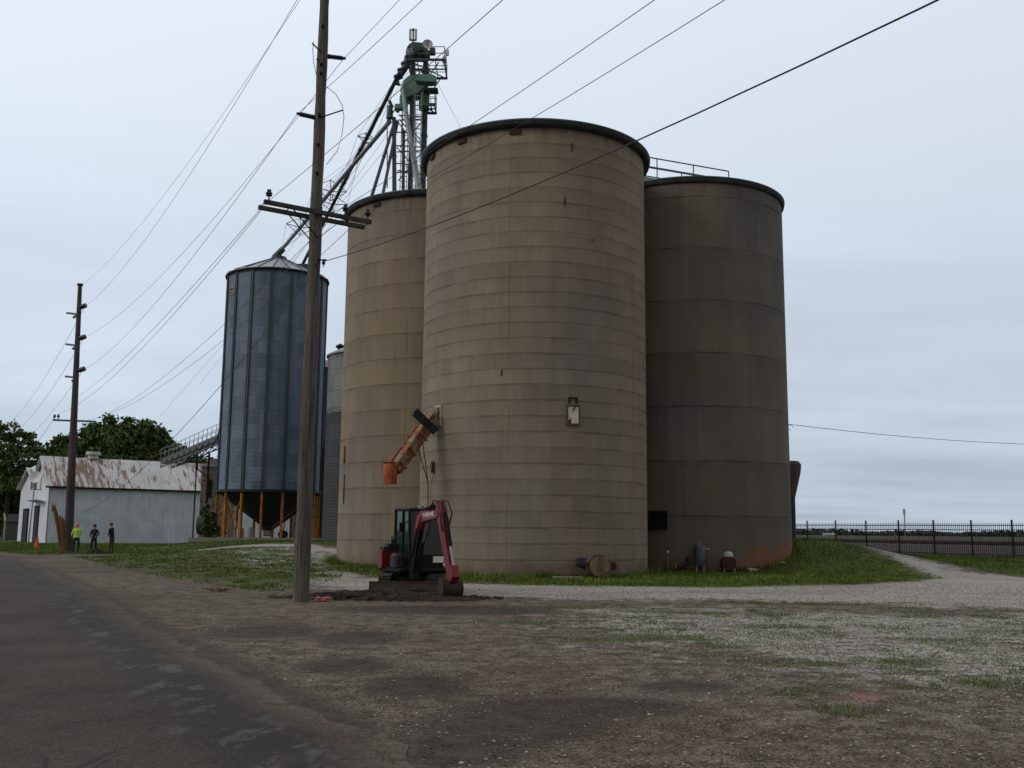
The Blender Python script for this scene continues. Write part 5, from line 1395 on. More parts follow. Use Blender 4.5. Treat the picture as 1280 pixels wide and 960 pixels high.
skin_body('body', Js, Es, [M['skin'], M['orange'], M['greycloth'], M['rubber']], lambda c: 0 if (c.z > .60 or (c.y > .19 and c.z > .12 and abs(c.x) > .2)) else (1 if c.z > .13 else (2 if c.z > -.3 else 3)), op)
b = MB(); b.lathe([(.105, -.03), (.104, .02), (.09, .07), (.05, .10), (.005, .105)], (0, -.06, .80), 16); b.box((0, .06, .80), (.13, .09, .012), bevel=.005); b.build('cap', M['hair'], op, True, world=False)

# ------------------------------------------------------------------ warehouse and yard on the left
ld = Vector((.8, .6, 0)); gd = Vector((-.6, .8, 0))
W0 = Vector((-44.9, 97.0, 0))
def barn(o, w, Ln, ze, zr, label, name='warehouse', vents=(), wallm=None, roofm=None):
    z = tz(o.x, o.y); t = thing(name, label, 'warehouse', (o.x, o.y, z), math.atan2(ld.y, ld.x))
    # local: x along the building, y across
    b = MB(); b.box((Ln / 2, .06, ze / 2), (Ln, .12, ze)); b.box((Ln / 2, w - .06, ze / 2), (Ln, .12, ze)); b.build('side_wall', wallm or M['barnwall'], t, world=False)
    for x_ in (-.02, Ln - .10):
        b = MB(); b.prism([(0.0, 0), (w, 0), (w, ze), (w / 2, zr - .05), (0, ze)], x_, x_ + .12, lambda u, v, q: (q, u, v)); b.build('gable_wall', M['gable'], t, world=False)
    ov = .45
    for s_, (ya, yb2) in enumerate((((-.3), w / 2), (w + .3, w / 2))):
        sl = (zr - ze) / (w / 2); zl = ze - .3 * sl + .05; b = MB()
        b.add([(-ov, ya, zl), (Ln + ov, ya, zl), (Ln + ov, yb2, zr), (-ov, yb2, zr), (-ov, ya, zl + .09), (Ln + ov, ya, zl + .09), (Ln + ov, yb2, zr + .09), (-ov, yb2, zr + .09)], [(3, 2, 1, 0), (4, 5, 6, 7), (0, 1, 5, 4), (1, 2, 6, 5), (2, 3, 7, 6), (3, 0, 4, 7)] if s_ == 0 else [(0, 1, 2, 3), (7, 6, 5, 4), (0, 4, 5, 1), (1, 5, 6, 2), (2, 6, 7, 3), (3, 7, 4, 0)])
        rp = b.build('roof', roofm or M['barnroof'], t, world=False)
    b = MB(); b.box((Ln / 2, -.32, ze - .28 * (zr - ze) / (w / 2)), (Ln + .8, .10, .16)); b.build('gutter', M['black'], t, world=False)
    for x_ in vents:
        b = MB(); b.cyl((x_, w / 2, zr), (x_, w / 2, zr + .45), .5, n=14); b.cyl((x_, w / 2, zr + .45), (x_, w / 2, zr + .75), .72, .66, n=14); b.build('roof_vent', M['white'], t, True, world=False)
    return t
t_ = NT('gable_sheet'); P_ = t_.sep(t_.obj); s1_ = t_.math('SINE', t_.math('MULTIPLY', P_[1], 2 * math.pi / .25))
M['gable'] = t_.fin(t_.scale((.66, .71, .80), t_.lin(t_.noise(1.2, 5, t_.map(t_.obj, (1, 3, .4))), .3, .7, .85, 1.1)), .55, .1, t_.bump(t_.math('MULTIPLY', s1_, .5), .8, .04), .3)
bA = barn(W0, 6.2, 30, 5.65, 8.5, 'long pale metal warehouse with rusty white roof on the left', vents=(4.6, 13.6))
bB = barn(W0 + gd * 6.3 + ld * .3, 8.4, 22, 5.6, 7.6, 'second pale gabled warehouse attached behind the long rusty-roofed one')
def doorway(par, y_, w_, h_, lb):
    b = MB(); b.box((-.06, y_, h_ / 2), (.10, w_, h_)); d_ = b.build('door', simple('dark_door', (.012, .014, .03), .7), par, world=False)
    b = MB(); b.box((-.10, y_, h_ + .08), (.12, w_ + .3, .16)); b.box((-.10, y_ - w_ / 2 - .05, h_ / 2), (.10, .1, h_)); b.box((-.10, y_ + w_ / 2 + .05, h_ / 2), (.10, .1, h_)); b.build('door_frame', M['black'], d_, world=False)
doorway(bA, 4.3, 1.6, 3.5, ''); doorway(bB, 4.6, 2.2, 3.3, '')
b = MB(); b.box((-.5, 3.2, 4.1), (1.0, 4.4, .08), Matrix.Rotation(R(12), 3, 'Y')); b.build('awning', M['barnroof'], bA, world=False)
# hole patch on roof
b = MB()
for (x_, f_) in ((27, .45), (26.2, .86), (24.2, .9)):
    b.box((x_, -.3 + (3.4) * f_, 5.55 + 3.05 * f_ + .06), (.9, .45, .05), Matrix.Rotation(R(42), 3, 'X'))
b.build('roof_patch', M['black'], bA, world=False)
# yard light with round reflector on thin pole
q = at(46.5, 597, 93); lp = thing('yard_light', 'thin grey pole carrying a round white reflector before the warehouse gable', 'yard light', (q.x, 93, tz(q.x, 93)))
b = MB(); b.cyl((q.x - .35, 93, tz(q.x, 93)), (q.x - .2, 93, 5.0), .07, .05, n=8); b.cyl((q.x - .2, 93, 5.0), (q.x, 93, q.z - .4), .05, .04, n=8); b.build('pole', M['galvpole'], lp)
b = MB(); b.lathe([(.02, .0), (.3, .06), (.55, .22), (.56, .24), (.3, .10), (.02, .05)], (0, 0, 0), 20); b.v = [tuple(Matrix.Rotation(R(78), 3, 'X') @ Vector(v) + V(q.x, 92.9, q.z)) for v in b.v]; b.build('reflector', M['decal'], lp, True)
b = MB(); 
for i in range(3): b.bar((q.x - .5 + i * .45, 93, 5.0), (q.x - .5 + i * .45, 93, 6.2), .05)
b.bar((q.x - .55, 93, 5.0), (q.x + .5, 93, 5.0), .06); b.bar((q.x - .55, 93, 6.2), (q.x + .5, 93, 6.2), .06); b.build('transformer_bracket', M['black'], lp)
# little shed
q = at(20, 676, 118); sh = thing('garden_shed', 'small shed with white-trimmed gable front at the far left', 'shed', (q.x, 118, tz(q.x, 118)), R(30))
b = MB(); b.box((0, 0, 1.1), (2.6, 2.0, 2.2)); b.build('wall', simple('shed_wall', (.10, .10, .095), .8), sh, world=False)
b = MB(); b.prism([(-1.2, 2.15), (1.2, 2.15), (0, 3.0)], -1.45, 1.45, lambda u, v, w: (w, u, v)); b.build('roof', simple('shed_roof', (.07, .07, .07), .85), sh, world=False)
b = MB()
for s_ in (-1, 1): b.bar((-1.36, s_ * 1.15, 2.15), (-1.48, 0, 3.08), .12); b.bar((-1.36, s_ * .95, 0), (-1.36, s_ * .95, 2.2), .14)
b.build('trim', M['white'], sh, world=False)
b = MB(); b.box((-1.34, 0, 1.0), (.06, .9, 1.9)); b.build('door', M['greyplastic'], sh, world=False)
# traffic cone
q = at(46, 684, 76); cz = tz(q.x, 76); cn = thing('traffic_cone', 'orange traffic cone on the verge in front of the warehouse gable', 'traffic cone', (q.x, 76, cz))
b = MB(); b.lathe([(.18, .03), (.15, .2), (.03, .92), (.0, .93)], (q.x, 76, cz), 16); b.build('cone', M['cone'], cn, True)
b = MB(); b.box((q.x, 76, cz + .02), (.5, .5, .05), bevel=.02); b.build('base', M['cone'], cn)
b = MB(); b.lathe([(.118, .40), (.094, .55)], (q.x, 76, cz), 16); b.build('reflective_band', M['cone'], cn, True)
# rotten pole stumps
for i, (px, ptop, w_, lean, lb) in enumerate(((78, 630, .17, -.75, 'left of the two rotten brown pole stumps beside the far pole'), (81, 645, .24, -.35, 'thicker right stump of the two rotten poles beside the far pole'))):
    q = at(px, 690, 63.6); z = tz(q.x, 63.6); tp = at(px, ptop, 63.6)
    t = thing('pole_stump', lb, 'pole stump', (q.x, 63.6, z), 0, 'rotten pole stumps')
    b = MB(); n_ = 7; b.tube([V(q.x + lean * (j / n_) ** 1.2, 63.6, z - .1 + (tp.z - z) * j / n_) for j in range(n_ + 1)], [w_ * (1 - .05 * j) for j in range(n_)] + [w_ * .35], 10); b.build('trunk', M['log'], t, True)
    b = MB(); b.cyl((q.x + lean * .9 - .1, 63.55, tp.z - .5), (q.x + lean * .95 - .12, 63.55, tp.z + .05), w_ * .4, w_ * .15, n=6); b.build('splinter', M['log'], t)
# small spoil heap near the workers
def lump(cx_, cy_, rx, ry, h, n, name, label, cat, mat, seed, clods=120, cs=(.03, .10), kind=None):
    rg = np.random.default_rng(seed); b = MB(); nr, na = 14, 40
    z0_ = tz(cx_, cy_)
    P_ = []
    for i in range(nr + 1):
        r_ = i / nr
        for j in range(na):
            a = 2 * math.pi * j / na; ed = 1 + .22 * math.sin(3 * a + seed) + .12 * math.sin(7 * a + 2 * seed)
            x = cx_ + rx * ed * r_ * math.cos(a); y = cy_ + ry * ed * r_ * math.sin(a)
            hh = h * (1 - r_ ** 1.6) * (.55 + .9 * float(vnoise(x, y, .35, seed))) + .05 * float(vnoise(x, y, .1, seed + 3)) * (1 - r_)
            P_.append((x, y, tz(x, y) + (hh if i < nr else -.03)))
    F_ = [(i * na + j, i * na + (j + 1) % na, (i + 1) * na + (j + 1) % na, (i + 1) * na + j)[::-1] for i in range(nr) for j in range(na)]
    b.add(P_, F_)
    for k in range(clods):
        a = rg.uniform(0, 2 * math.pi); r_ = rg.uniform(0, 1.25) ** .7; x = cx_ + rx * r_ * math.cos(a); y = cy_ + ry * r_ * math.sin(a)
        s_ = rg.uniform(*cs); zz = tz(x, y) + (h * max(0, 1 - r_ ** 1.6) * .9); pts = []
        for (ax_, ay_, az_) in ((1, 0, 0), (-1, 0, 0), (0, 1, 0), (0, -1, 0), (0, 0, 1), (0, 0, -1)): pts.append((x + ax_ * s_ * rg.uniform(.6, 1.2), y + ay_ * s_ * rg.uniform(.6, 1.2), zz + az_ * s_ * rg.uniform(.5, .9)))
        b.add(pts, [(0, 2, 4), (2, 1, 4), (1, 3, 4), (3, 0, 4), (2, 0, 5), (1, 2, 5), (3, 1, 5), (0, 3, 5)])
    o = b.build(name, mat); tag(o, label, cat, None, kind); return o
M['soil'] = simple('dark_wet_soil', (.024, .017, .013), .9, var=.6, scale=9, bump=.5, dirt=(.06, .045, .033), dscale=7, dth=.56)
lump(-2.85, 23.9, 2.45, .8, .17, 0, 'soil_heap', 'dark freshly dug soil heaped in front of the excavator blade', 'soil heap', M['soil'], 4, 420, (.03, .10))
lump(-25.0, 60.9, .9, .5, .25, 0, 'soil_heap', 'small dark spoil heap at the feet of the far workers', 'soil heap', M['soil'], 9, 40)
# marker flags / debris near pole
def debris(x, y, label, c, seed, n=6, name='debris', s=.25):
    rg = np.random.default_rng(seed); b = MB()
    for k in range(n):
        a = rg.uniform(0, 3.14); L_ = rg.uniform(.3, 1) * s; q = V(x + rg.uniform(-s, s), y + rg.uniform(-s, s), 0); q.z = tz(q.x, q.y) + .03 + rg.uniform(0, .04)
        b.bar(q - V(math.cos(a), math.sin(a), -rg.uniform(-.2, .2)) * L_, q + V(math.cos(a), math.sin(a), rg.uniform(-.1, .25)) * L_, rg.uniform(.04, .10), .015)
    tag(b.build(name, simple('debris_paint', c, .7, var=.35)), label, 'debris')
debris(-7.5, 25.9, 'broken reddish brown boards lying on grass left of the near pole', (.14, .035, .022), 2, 8, 'broken_boards', .34)
debris(-4.2, 22.75, 'crumpled pink and white plastic scraps at the base of the near pole', (.50, .16, .16), 5, 11, 'plastic_scraps', .17)

# ------------------------------------------------------------------ conveyor bridge
ca = at(208, 577, 97); cb = at(284, 545, 88)
cv = thing('conveyor_bridge', 'inclined covered conveyor with handrail running from the warehouse roof to the bin', 'conveyor', tuple(ca))
dcv = (cb - ca).normalized(); ncv = dcv.cross(V(0, 0, 1)).normalized()
b = MB(); b.bar(ca, cb, 1.0, .5); b.build('conveyor_housing', M['latt'], cv)
b = MB()
for s_ in (-1, 1):
    b.bar(ca + ncv * .55 * s_ - V(0, 0, .6), cb + ncv * .55 * s_ - V(0, 0, .6), .1)
    k = 10
    for i in range(k):
        p0 = ca.lerp(cb, i / k) + ncv * .55 * s_; p1_ = ca.lerp(cb, (i + 1) / k) + ncv * .55 * s_
        b.bar(p0 - V(0, 0, .6), p1_ - V(0, 0, .2), .06); b.bar(p0 - V(0, 0, .6), p0, .06)
b.build('truss', M['latt'], cv)
b = MB()
for s_ in (-1, 1):
    for h_ in (.7, 1.15): b.bar(ca + ncv * .6 * s_ + V(0, 0, h_), cb + ncv * .6 * s_ + V(0, 0, h_), .04)
    for i in range(15): q = ca.lerp(cb, i / 14) + ncv * .6 * s_; b.bar(q, q + V(0, 0, 1.15), .04)
b.build('railing', M['palepipe'], cv)
for px, yy in ((262, 90.5), (247, 92)):
    q = at(px, 560, yy); b = MB(); zt_ = q.z - .5; b.bar((q.x, yy, tz(q.x, yy)), (q.x, yy, zt_), .16 if px == 262 else .10); b.build('support_post', M['black'], cv)
b = MB(); b.bar(at(262, 600, 90.5), at(247, 586, 92), .08); b.bar(at(247, 588, 92), at(247, 566, 92), .08); b.build('cross_tie', M['black'], cv)
spout('short dark spout between the conveyor head and the blue-grey bin', [at(273, 548, 88), at(281, 522, 83)], .2, M['darkpipe'], True, 'spouts at the conveyor')
q = at(265, 625, 92); t = thing('steel_shed', 'narrow dark steel shed with dark slits behind the left side of the bin', 'shed', (q.x, 92, tz(q.x, 92)))
b = MB(); b.box((q.x + .2, 93.2, 3.9), (2.6, 2.4, 6.6)); b.build('wall', simple('shed_brownpale', (.16, .145, .14), .7, dirt=(.1, .05, .035), dth=.5), t)
b = MB(); b.prism([(-1.5, 7.2), (1.5, 7.2), (0, 8.0)], -1.35, 1.35, lambda u, v, w: (q.x + .2 + u, 93.2 + w, v)); b.build('roof', M['palepipe'], t)
b = MB(); b.box((q.x - .3, 91.95, 5.2), (.35, .06, 1.6)); b.build('window', M['black'], t)

# ------------------------------------------------------------------ trees
def tree(x, y, label, lobes, trunk_h, tr=.35, n=9000, ls=.42, mat=None, bend=0.0, group='trees behind the warehouse', seed=1):
    rg = np.random.default_rng(seed); lobes = [tuple(q * 1.09 for q in l_) for l_ in lobes]; trunk_h *= 1.05; n = int(n * (1.9 if n > 6000 else 1.25)); ls *= .80
    z = tz(x, y); t = thing('broadleaf_tree', label, 'tree', (x, y, z), 0, group)
    b = MB(); tops = []
    b.tube([V(x + bend * (i / 6) ** 2, y, z + trunk_h * i / 6) for i in range(7)], [tr * (1 - .09 * i) for i in range(7)], 10)
    for (lx_, ly_, lz_, rx, ry, rz_) in lobes:
        s_ = V(x + bend * .5, y, z + trunk_h * rg.uniform(.55, .95)); e_ = V(x + lx_, y + ly_, z + lz_); m_ = s_.lerp(e_, .5) + V(0, 0, .3)
        b.tube([s_, m_, e_], [tr * .42, tr * .28, tr * .1], 6)
        for k in range(4):
            a = rg.normal(size=3); a /= np.linalg.norm(a); b.tube([m_.lerp(e_, .5), e_ + V(a[0] * rx * .8, a[1] * ry * .8, a[2] * rz_ * .7)], [tr * .14, tr * .04], 5)
    b.build('trunk', M['bark'], t, True)
    vol = np.array([l[3] * l[4] * l[5] for l in lobes]) ** .75; cnt = (vol / vol.sum() * n).astype(int)
    vs = []; 
    for (lx_, ly_, lz_, rx, ry, rz_), c in zip(lobes, cnt):
        # leaves gather in clumps (sub-branches)
        nc = max(8, c // 75); d = rg.normal(size=(nc, 3)); d /= np.linalg.norm(d, axis=1)[:, None]; rad = rg.uniform(.35, 1.0, nc) ** .5 * rg.uniform(.7, 1.32, nc)
        cc = d * rad[:, None] * np.array([rx, ry, rz_]); idx = rg.integers(0, nc, c)
        p_ = cc[idx] + rg.normal(size=(c, 3)) * np.array([rx, ry, rz_ * .7]) * .17
        p_ += np.array([x + lx_, y + ly_, z + lz_]); s_ = ls * rg.uniform(.5, 1.2, c)
        u = rg.normal(size=(c, 3)); u /= np.linalg.norm(u, axis=1)[:, None]; w = np.cross(u, rg.normal(size=(c, 3))); w /= np.linalg.norm(w, axis=1)[:, None]
        u *= s_[:, None]; w *= s_[:, None] * .55
        vs.append(np.stack([p_ - u, p_ - w * .9, p_ + u, p_ + w], 1))
    V_ = np.concatenate(vs).reshape(-1, 3); V_ -= np.array([x, y, z]); nf = len(V_) // 4
    me = bpy.data.meshes.new('crown'); me.from_pydata(V_.tolist(), [], np.arange(nf * 4).reshape(-1, 4).tolist()); me.materials.append(mat or M['leaf_dark']); me.update()
    o = bpy.data.objects.new('crown', me); col.objects.link(o); o.parent = t
    return t
tree(-57.5, 133, 'broad dark tree behind the left part of the warehouse roof', [(0, 0, 9.5, 3.8, 3.5, 3.0), (-2.2, 0, 8, 3.0, 3.0, 2.4), (2.5, 0, 10.5, 3.0, 3, 2.6), (1, 1, 12.2, 2.2, 2, 1.8), (-2.5, 1, 11, 2.2, 2, 1.8), (0, 0, 6.4, 4.2, 3, 1.8)], 8, .45, 11000, .42, M['leaf_dark'], 0, seed=2)
tree(-51.0, 131, 'tallest dark round-topped tree behind the middle of the warehouse roof', [(0, 0, 10, 4.0, 3.5, 3.2), (2.0, 0, 12.2, 2.6, 2.5, 2.2), (-1.2, 0, 13.4, 2.0, 2, 1.6), (3.2, 0, 9, 2.8, 2.6, 2.4), (-3, 0, 11.2, 2.4, 2.4, 2.2), (0, 0, 6.6, 4.5, 3, 1.8)], 9, .5, 13000, .42, M['leaf_dark'], 0, seed=3)
tree(-46.0, 134, 'lower dark tree at the right end of the row behind the warehouse', [(0, 0, 8.6, 3.6, 3.2, 2.8), (2.2, 0, 7.6, 2.6, 2.6, 2.2), (-1.5, 0, 10.8, 2.6, 2.4, 2.0), (3.6, 0, 6.6, 1.8, 2, 1.4)], 7, .4, 9000, .42, M['leaf_mid'], 0, seed=4)
tree(-59.5, 118, 'slim open tree with gaps in its crown left of the warehouses', [(.2, 0, 12.0, 2.0, 2, 1.6), (-.6, 0, 9.5, 2.4, 2.2, 1.8), (1.8, 0, 9.8, 2.0, 2, 1.1), (3.6, 0, 8.6, 2.0, 2, 1.2), (-1.3, 0, 7, 2.4, 2.2, 1.6), (.6, 0, 6.0, 2.6, 2.2, 1.2)], 10, .32, 5200, .36, M['leaf_mid'], .3, seed=5)
tree(-63.5, 124, 'dense low dark tree at the far left edge', [(0, 0, 4.6, 4.0, 3.5, 3.4), (-2, 0, 6.5, 3.0, 3, 2.6), (2.2, 0, 3.2, 3.6, 3, 2.6)], 4, .4, 10000, .40, M['leaf_dark'], 0, seed=6)
tree(-54.5, 124, 'leafy low tree squeezed between the shed and the second warehouse', [(0, 0, 5.0, 3.0, 3, 3.2), (-1.0, 0, 7.6, 2.0, 2, 2.0), (-3.0, 0, 3.0, 3.0, 3, 2.4)], 4, .3, 7000, .38, M['leaf_dark'], 0, seed=8)

q = at(259, 672, 77.6)
sh_ = tree(q.x, 77.6, 'dark leafy bush growing against the green tank left of the orange bin legs', [(0, 0, 1.2, .62, .5, .75), (-.15, 0, 2.0, .48, .45, .6), (.25, 0, .8, .6, .5, .5)], 1.2, .05, 1500, .17, M['leaf_dark'], 0, None, seed=12)
sh_.name = 'bush'; sh_['category'] = 'bush'
if 'group' in sh_.keys(): del sh_['group']
# ------------------------------------------------------------------ fans and boxes at the foot of the silos
p = V(3.05, 34.75, 0); p.z = tz(p.x, p.y)
fn = thing('aeration_fan', 'round drum aeration fan with rusty bands against the foot of the front silo', 'aeration fan', tuple(p))
b = MB(); b.cyl(p + V(-.05, .35, .42), p + V(.05, -.35, .42), .36, n=24); b.build('fan_housing', simple('fan_cream', (.17, .15, .10), .6, dirt=(.14, .07, .035), dth=.5), fn, True)
b = MB()
for s_ in (-.3, 0, .3): b.tube([p + V(.37 * math.cos(a) , s_, .42 + .37 * math.sin(a)) for a in np.linspace(0, 2 * math.pi, 20)], .02, 5)
b.build('band', M['mudsteel'], fn, True)
b = MB(); b.cyl(p + V(-.45, -.05, .5), p + V(-.78, -.1, .55), .2, .14, n=14); b.box(p + V(-.62, -.08, .62), (.2, .3, .2), bevel=.04); b.build('motor', M['greyplastic'], fn, True)
b = MB(); b.box(p + V(.5, .0, .45), (.22, .3, .3), bevel=.03); b.cyl(p + V(.5, -.16, .5), p + V(.5, -.2, .5), .06, n=8); b.build('switch_box', simple('fanbrown', (.07, .03, .025), .7), fn)
for a_, c_, w_ in ((V(-.02, -.42, 0), V(-.02, -.40, .85), .05), (V(-.3, .3, 0), V(-.3, .3, .3), .08), (V(.3, .3, 0), V(.3, .3, .3), .08), (V(.28, -.3, 0), V(.28, -.3, .2), .08)): b = MB(); b.bar(p + a_, p + c_, w_); b.build('stand_leg', M['log'], fn)
b = MB(); b.box(V(1.95, 34.35, tz(1.95, 34.35) + .05), (1.0, .18, .04), Matrix.Rotation(.06, 3, 'Z')); tag(b.build('plank', simple('pale_plank', (.33, .31, .27), .9)), 'pale board lying in the grass left of the drum fan', 'board')
p = V(7.62, 40.5, 0); p.z = tz(p.x, p.y)
cb_ = thing('electrical_cabinet', 'tall blue-grey metal cabinet on stubby legs at the dark foot of the right silo', 'cabinet', tuple(p))
b = MB(); b.lathe([(.02, .28), (.22, .28), (.24, .34), (.24, 1.0), (.2, 1.06), (.02, 1.08)], p, 16); b.build('housing', M['galv_rib'], cb_, True)
for a in (0.6, 2.2, 3.9, 5.4): b = MB(); b.bar(p + V(.2 * math.cos(a), .2 * math.sin(a), 0), p + V(.2 * math.cos(a), .2 * math.sin(a), .32), .04); b.build('leg', M['steel'], cb_)
b = MB(); b.cyl(p + V(.02, 0, 1.05), p + V(.02, 0, 1.2), .05, n=8); b.bar(p + V(.24, 0, .95), p + V(.42, .1, .9), .05); b.build('pipe_stub', M['steel'], cb_)
p = V(6.35, 40.6, 0); p.z = tz(p.x, p.y)
t = thing('stake', 'thin pale wooden stake standing at the dark foot of the right silo', 'stake', tuple(p))
b = MB(); b.bar(p, p + V(.01, 0, .85), .04); b.build('post', simple('pale_stake', (.2, .17, .13), .9), t); b = MB(); b.box(p + V(0, -.03, .82), (.10, .02, .07)); b.build('tag', M['white'], t)
p = V(8.75, 40.45, 0); p.z = tz(p.x, p.y)
f2 = thing('aeration_fan', 'small rusty red fan with pale cover at the foot of the right silo', 'aeration fan', tuple(p))
b = MB(); b.cyl(p + V(0, .25, .35), p + V(0, -.25, .35), .28, n=20); b.build('fan_housing', simple('fan_red', (.07, .022, .016), .65), f2, True)
b = MB(); b.lathe([(.20, 0), (.19, .12), (.10, .2), (.01, .21)], p + V(0, -.05, .62), 14); b.build('motor', M['white'], f2, True)
for d_ in (-.2, .2): b = MB(); b.bar(p + V(d_, -.2, 0), p + V(d_, -.2, .25), .06); b.build('stand_leg', M['steel'], f2)
b = MB(); b.box(p + V(0, -.26, .32), (.36, .03, .12)); b.build('name_plate', M['mudsteel'], f2)
p = V(7.0, 40.55, 0); p.z = tz(p.x, p.y)
t = thing('pipe_elbow', 'low dark pipe elbow in the grass left of the blue-grey cabinet', 'pipe', tuple(p))
b = MB(); b.tube([p + V(-.35, 0, .2), p + V(-.05, 0, .24), p + V(.12, 0, .4), p + V(.14, 0, .6)], .11, 10); b.build('tube', M['mudsteel'], t, True); b = MB(); b.cyl(p + V(-.4, 0, .2), p + V(-.34, 0, .2), .15, n=12); b.build('flange', M['legs'], t)
for i, (px_, py_, s_) in enumerate(((9.85, 40.95, .17), (11.35, 42.2, .16), (11.0, 41.9, .1))):
    z = tz(px_, py_); b = MB(); rg = np.random.default_rng(i + 20); pts = []
    for k in range(14):
        a = rg.normal(size=3); a /= np.linalg.norm(a); pts.append(a)
    import bmesh
    bm = bmesh.new()
    for a in pts: bm.verts.new((px_ + a[0] * s_ * 1.6, py_ + a[1] * s_, z + .05 + a[2] * s_ * .6))
    bmesh.ops.convex_hull(bm, input=bm.verts); me = bpy.data.meshes.new('rock'); bm.to_mesh(me); bm.free(); me.materials.append(M['white'])
    o = bpy.data.objects.new('rock', me); col.objects.link(o)
    tag(o, ['pale rock in the grass right of the small rusty fan', 'larger pale rock high on the grass near the orange stain', 'smaller pale rock beside the one near the orange stain'][i], 'rock', 'pale rocks at the right silo foot')
# funnel-topped column behind the right silo
q = V(14.38, 52.0, tz(14.38, 52)); t = thing('hopper_column', 'dark funnel-topped steel column just behind the right edge of the right silo', 'hopper', tuple(q))
b = MB(); b.lathe([(.40, 0), (.42, 2.7), (.42, 2.9)], q, 20); b.build('column', M['hopper'], t, True)
b = MB(); b.lathe([(.43, 2.85), (.74, 4.15), (.78, 4.55), (.66, 4.72), (.02, 4.75)], q, 20); b.build('funnel', simple('weathered_funnel', (.09, .08, .07), .8, dirt=(.07, .05, .04), dth=.5), t, True)
b = MB(); b.cyl(q + V(.34, 0, .35), q + V(.62, 0, .38), .04, n=8); b.cyl(q + V(.6, 0, .3), q + V(.6, 0, .46), .07, n=8); b.build('pipe_stub', M['black'], t)

# ------------------------------------------------------------------ picket fence
fe = thing('picket_fence', 'long black steel picket fence in front of the railway embankment', 'fence', (F0[0], F0[1], tz(*F0)))
def fpos(k): 
    s_ = k * 2.44; x = F0[0] + FD[0] * s_; y = F0[1] + FD[1] * s_; return V(x, y, tz(x, y))
for k in range(-3, 9):
    a = fpos(k); b = MB(); b.box(a + V(0, 0, .98), (.075, .075, 1.98)); b.box(a + V(0, 0, 1.99), (.095, .095, .04)); b.build('post', M['fence'], fe)
    if k == 8: break
    c = fpos(k + 1)
    for h_ in (.16, 1.48, 1.72): b = MB(); b.bar(a + V(0, 0, h_), c + V(0, 0, h_), .04, .045); b.build('rail', M['fence'], fe)
    b = MB()
    for j in range(1, 20): q = a.lerp(c, j / 20); b.bar(q + V(0, 0, .06), q + V(0, 0, 1.86), .022)
    b.build('picket_panel', M['fence'], fe)

# things beyond the fence
q = at(1132, 676, 76); z = tz(q.x, 76); t = thing('signal_post', 'slim grey signal post with a small box head beyond the fence', 'signal post', (q.x, 76, z))
zt_ = at(1132, 637, 76).z
b = MB(); b.cyl((q.x, 76, z), (q.x, 76, zt_), .045, n=8); b.build('pole', M['galvpole'], t)
b = MB(); b.box((q.x - .03, 75.95, zt_ - .16), (.20, .14, .42), bevel=.02); b.build('signal_head', M['antenna'], t)
q = at(1036, 669.5, 700); t = thing('farmhouse', 'tiny distant white farm building on the horizon beyond the fence', 'building', (q.x, 700, 0))
b = MB(); b.box((q.x, 700, .6), (7, 5, 1.3)); b.build('wall', M['white'], t); b = MB(); b.prism([(-3, 1.2), (3, 1.2), (0, 2.2)], -4, 4, lambda u, v, w: (q.x + w, 700 + u, v)); b.build('roof', M['galv_roof'], t)
# distant wood on the horizon
rg = np.random.default_rng(44); b = []
cnt = 0
vs_ = []
for k in range(520):
    u = rg.uniform(.05, .62) if k < 430 else rg.uniform(-.75, -.05); y = rg.uniform(1050, 1350); x = u * y
    prof = .55 + .45 * math.sin(u * 21 + 1) * math.sin(u * 47)
    h_ = rg.uniform(3.5, 6.5) * (.55 + .7 * max(0, prof)); w_ = rg.uniform(6, 15)
    n_ = 26
    d = rg.normal(size=(n_, 3)); d /= np.linalg.norm(d, axis=1)[:, None]
    c = np.stack([x + d[:, 0] * w_ * .6, y + d[:, 1] * 5, h_ * .5 + d[:, 2] * h_ * .5], 1)
    uu_ = rg.normal(size=(n_, 3)); uu_ /= np.linalg.norm(uu_, axis=1)[:, None]; ww = np.cross(uu_, rg.normal(size=(n_, 3))); ww /= np.linalg.norm(ww, axis=1)[:, None]
    s_ = rg.uniform(1.3, 2.8, n_)[:, None]
    vs_.append(np.stack([c - uu_ * s_, c - ww * s_, c + uu_ * s_, c + ww * s_], 1))
V_ = np.concatenate(vs_).reshape(-1, 3); me = bpy.data.meshes.new('distant_wood'); me.from_pydata(V_.tolist(), [], np.arange(len(V_)).reshape(-1, 4).tolist()); me.materials.append(M['farwood'])
o = bpy.data.objects.new('distant_wood', me); col.objects.link(o); tag(o, 'low dark line of woods along the horizon', 'woods', None, 'stuff')

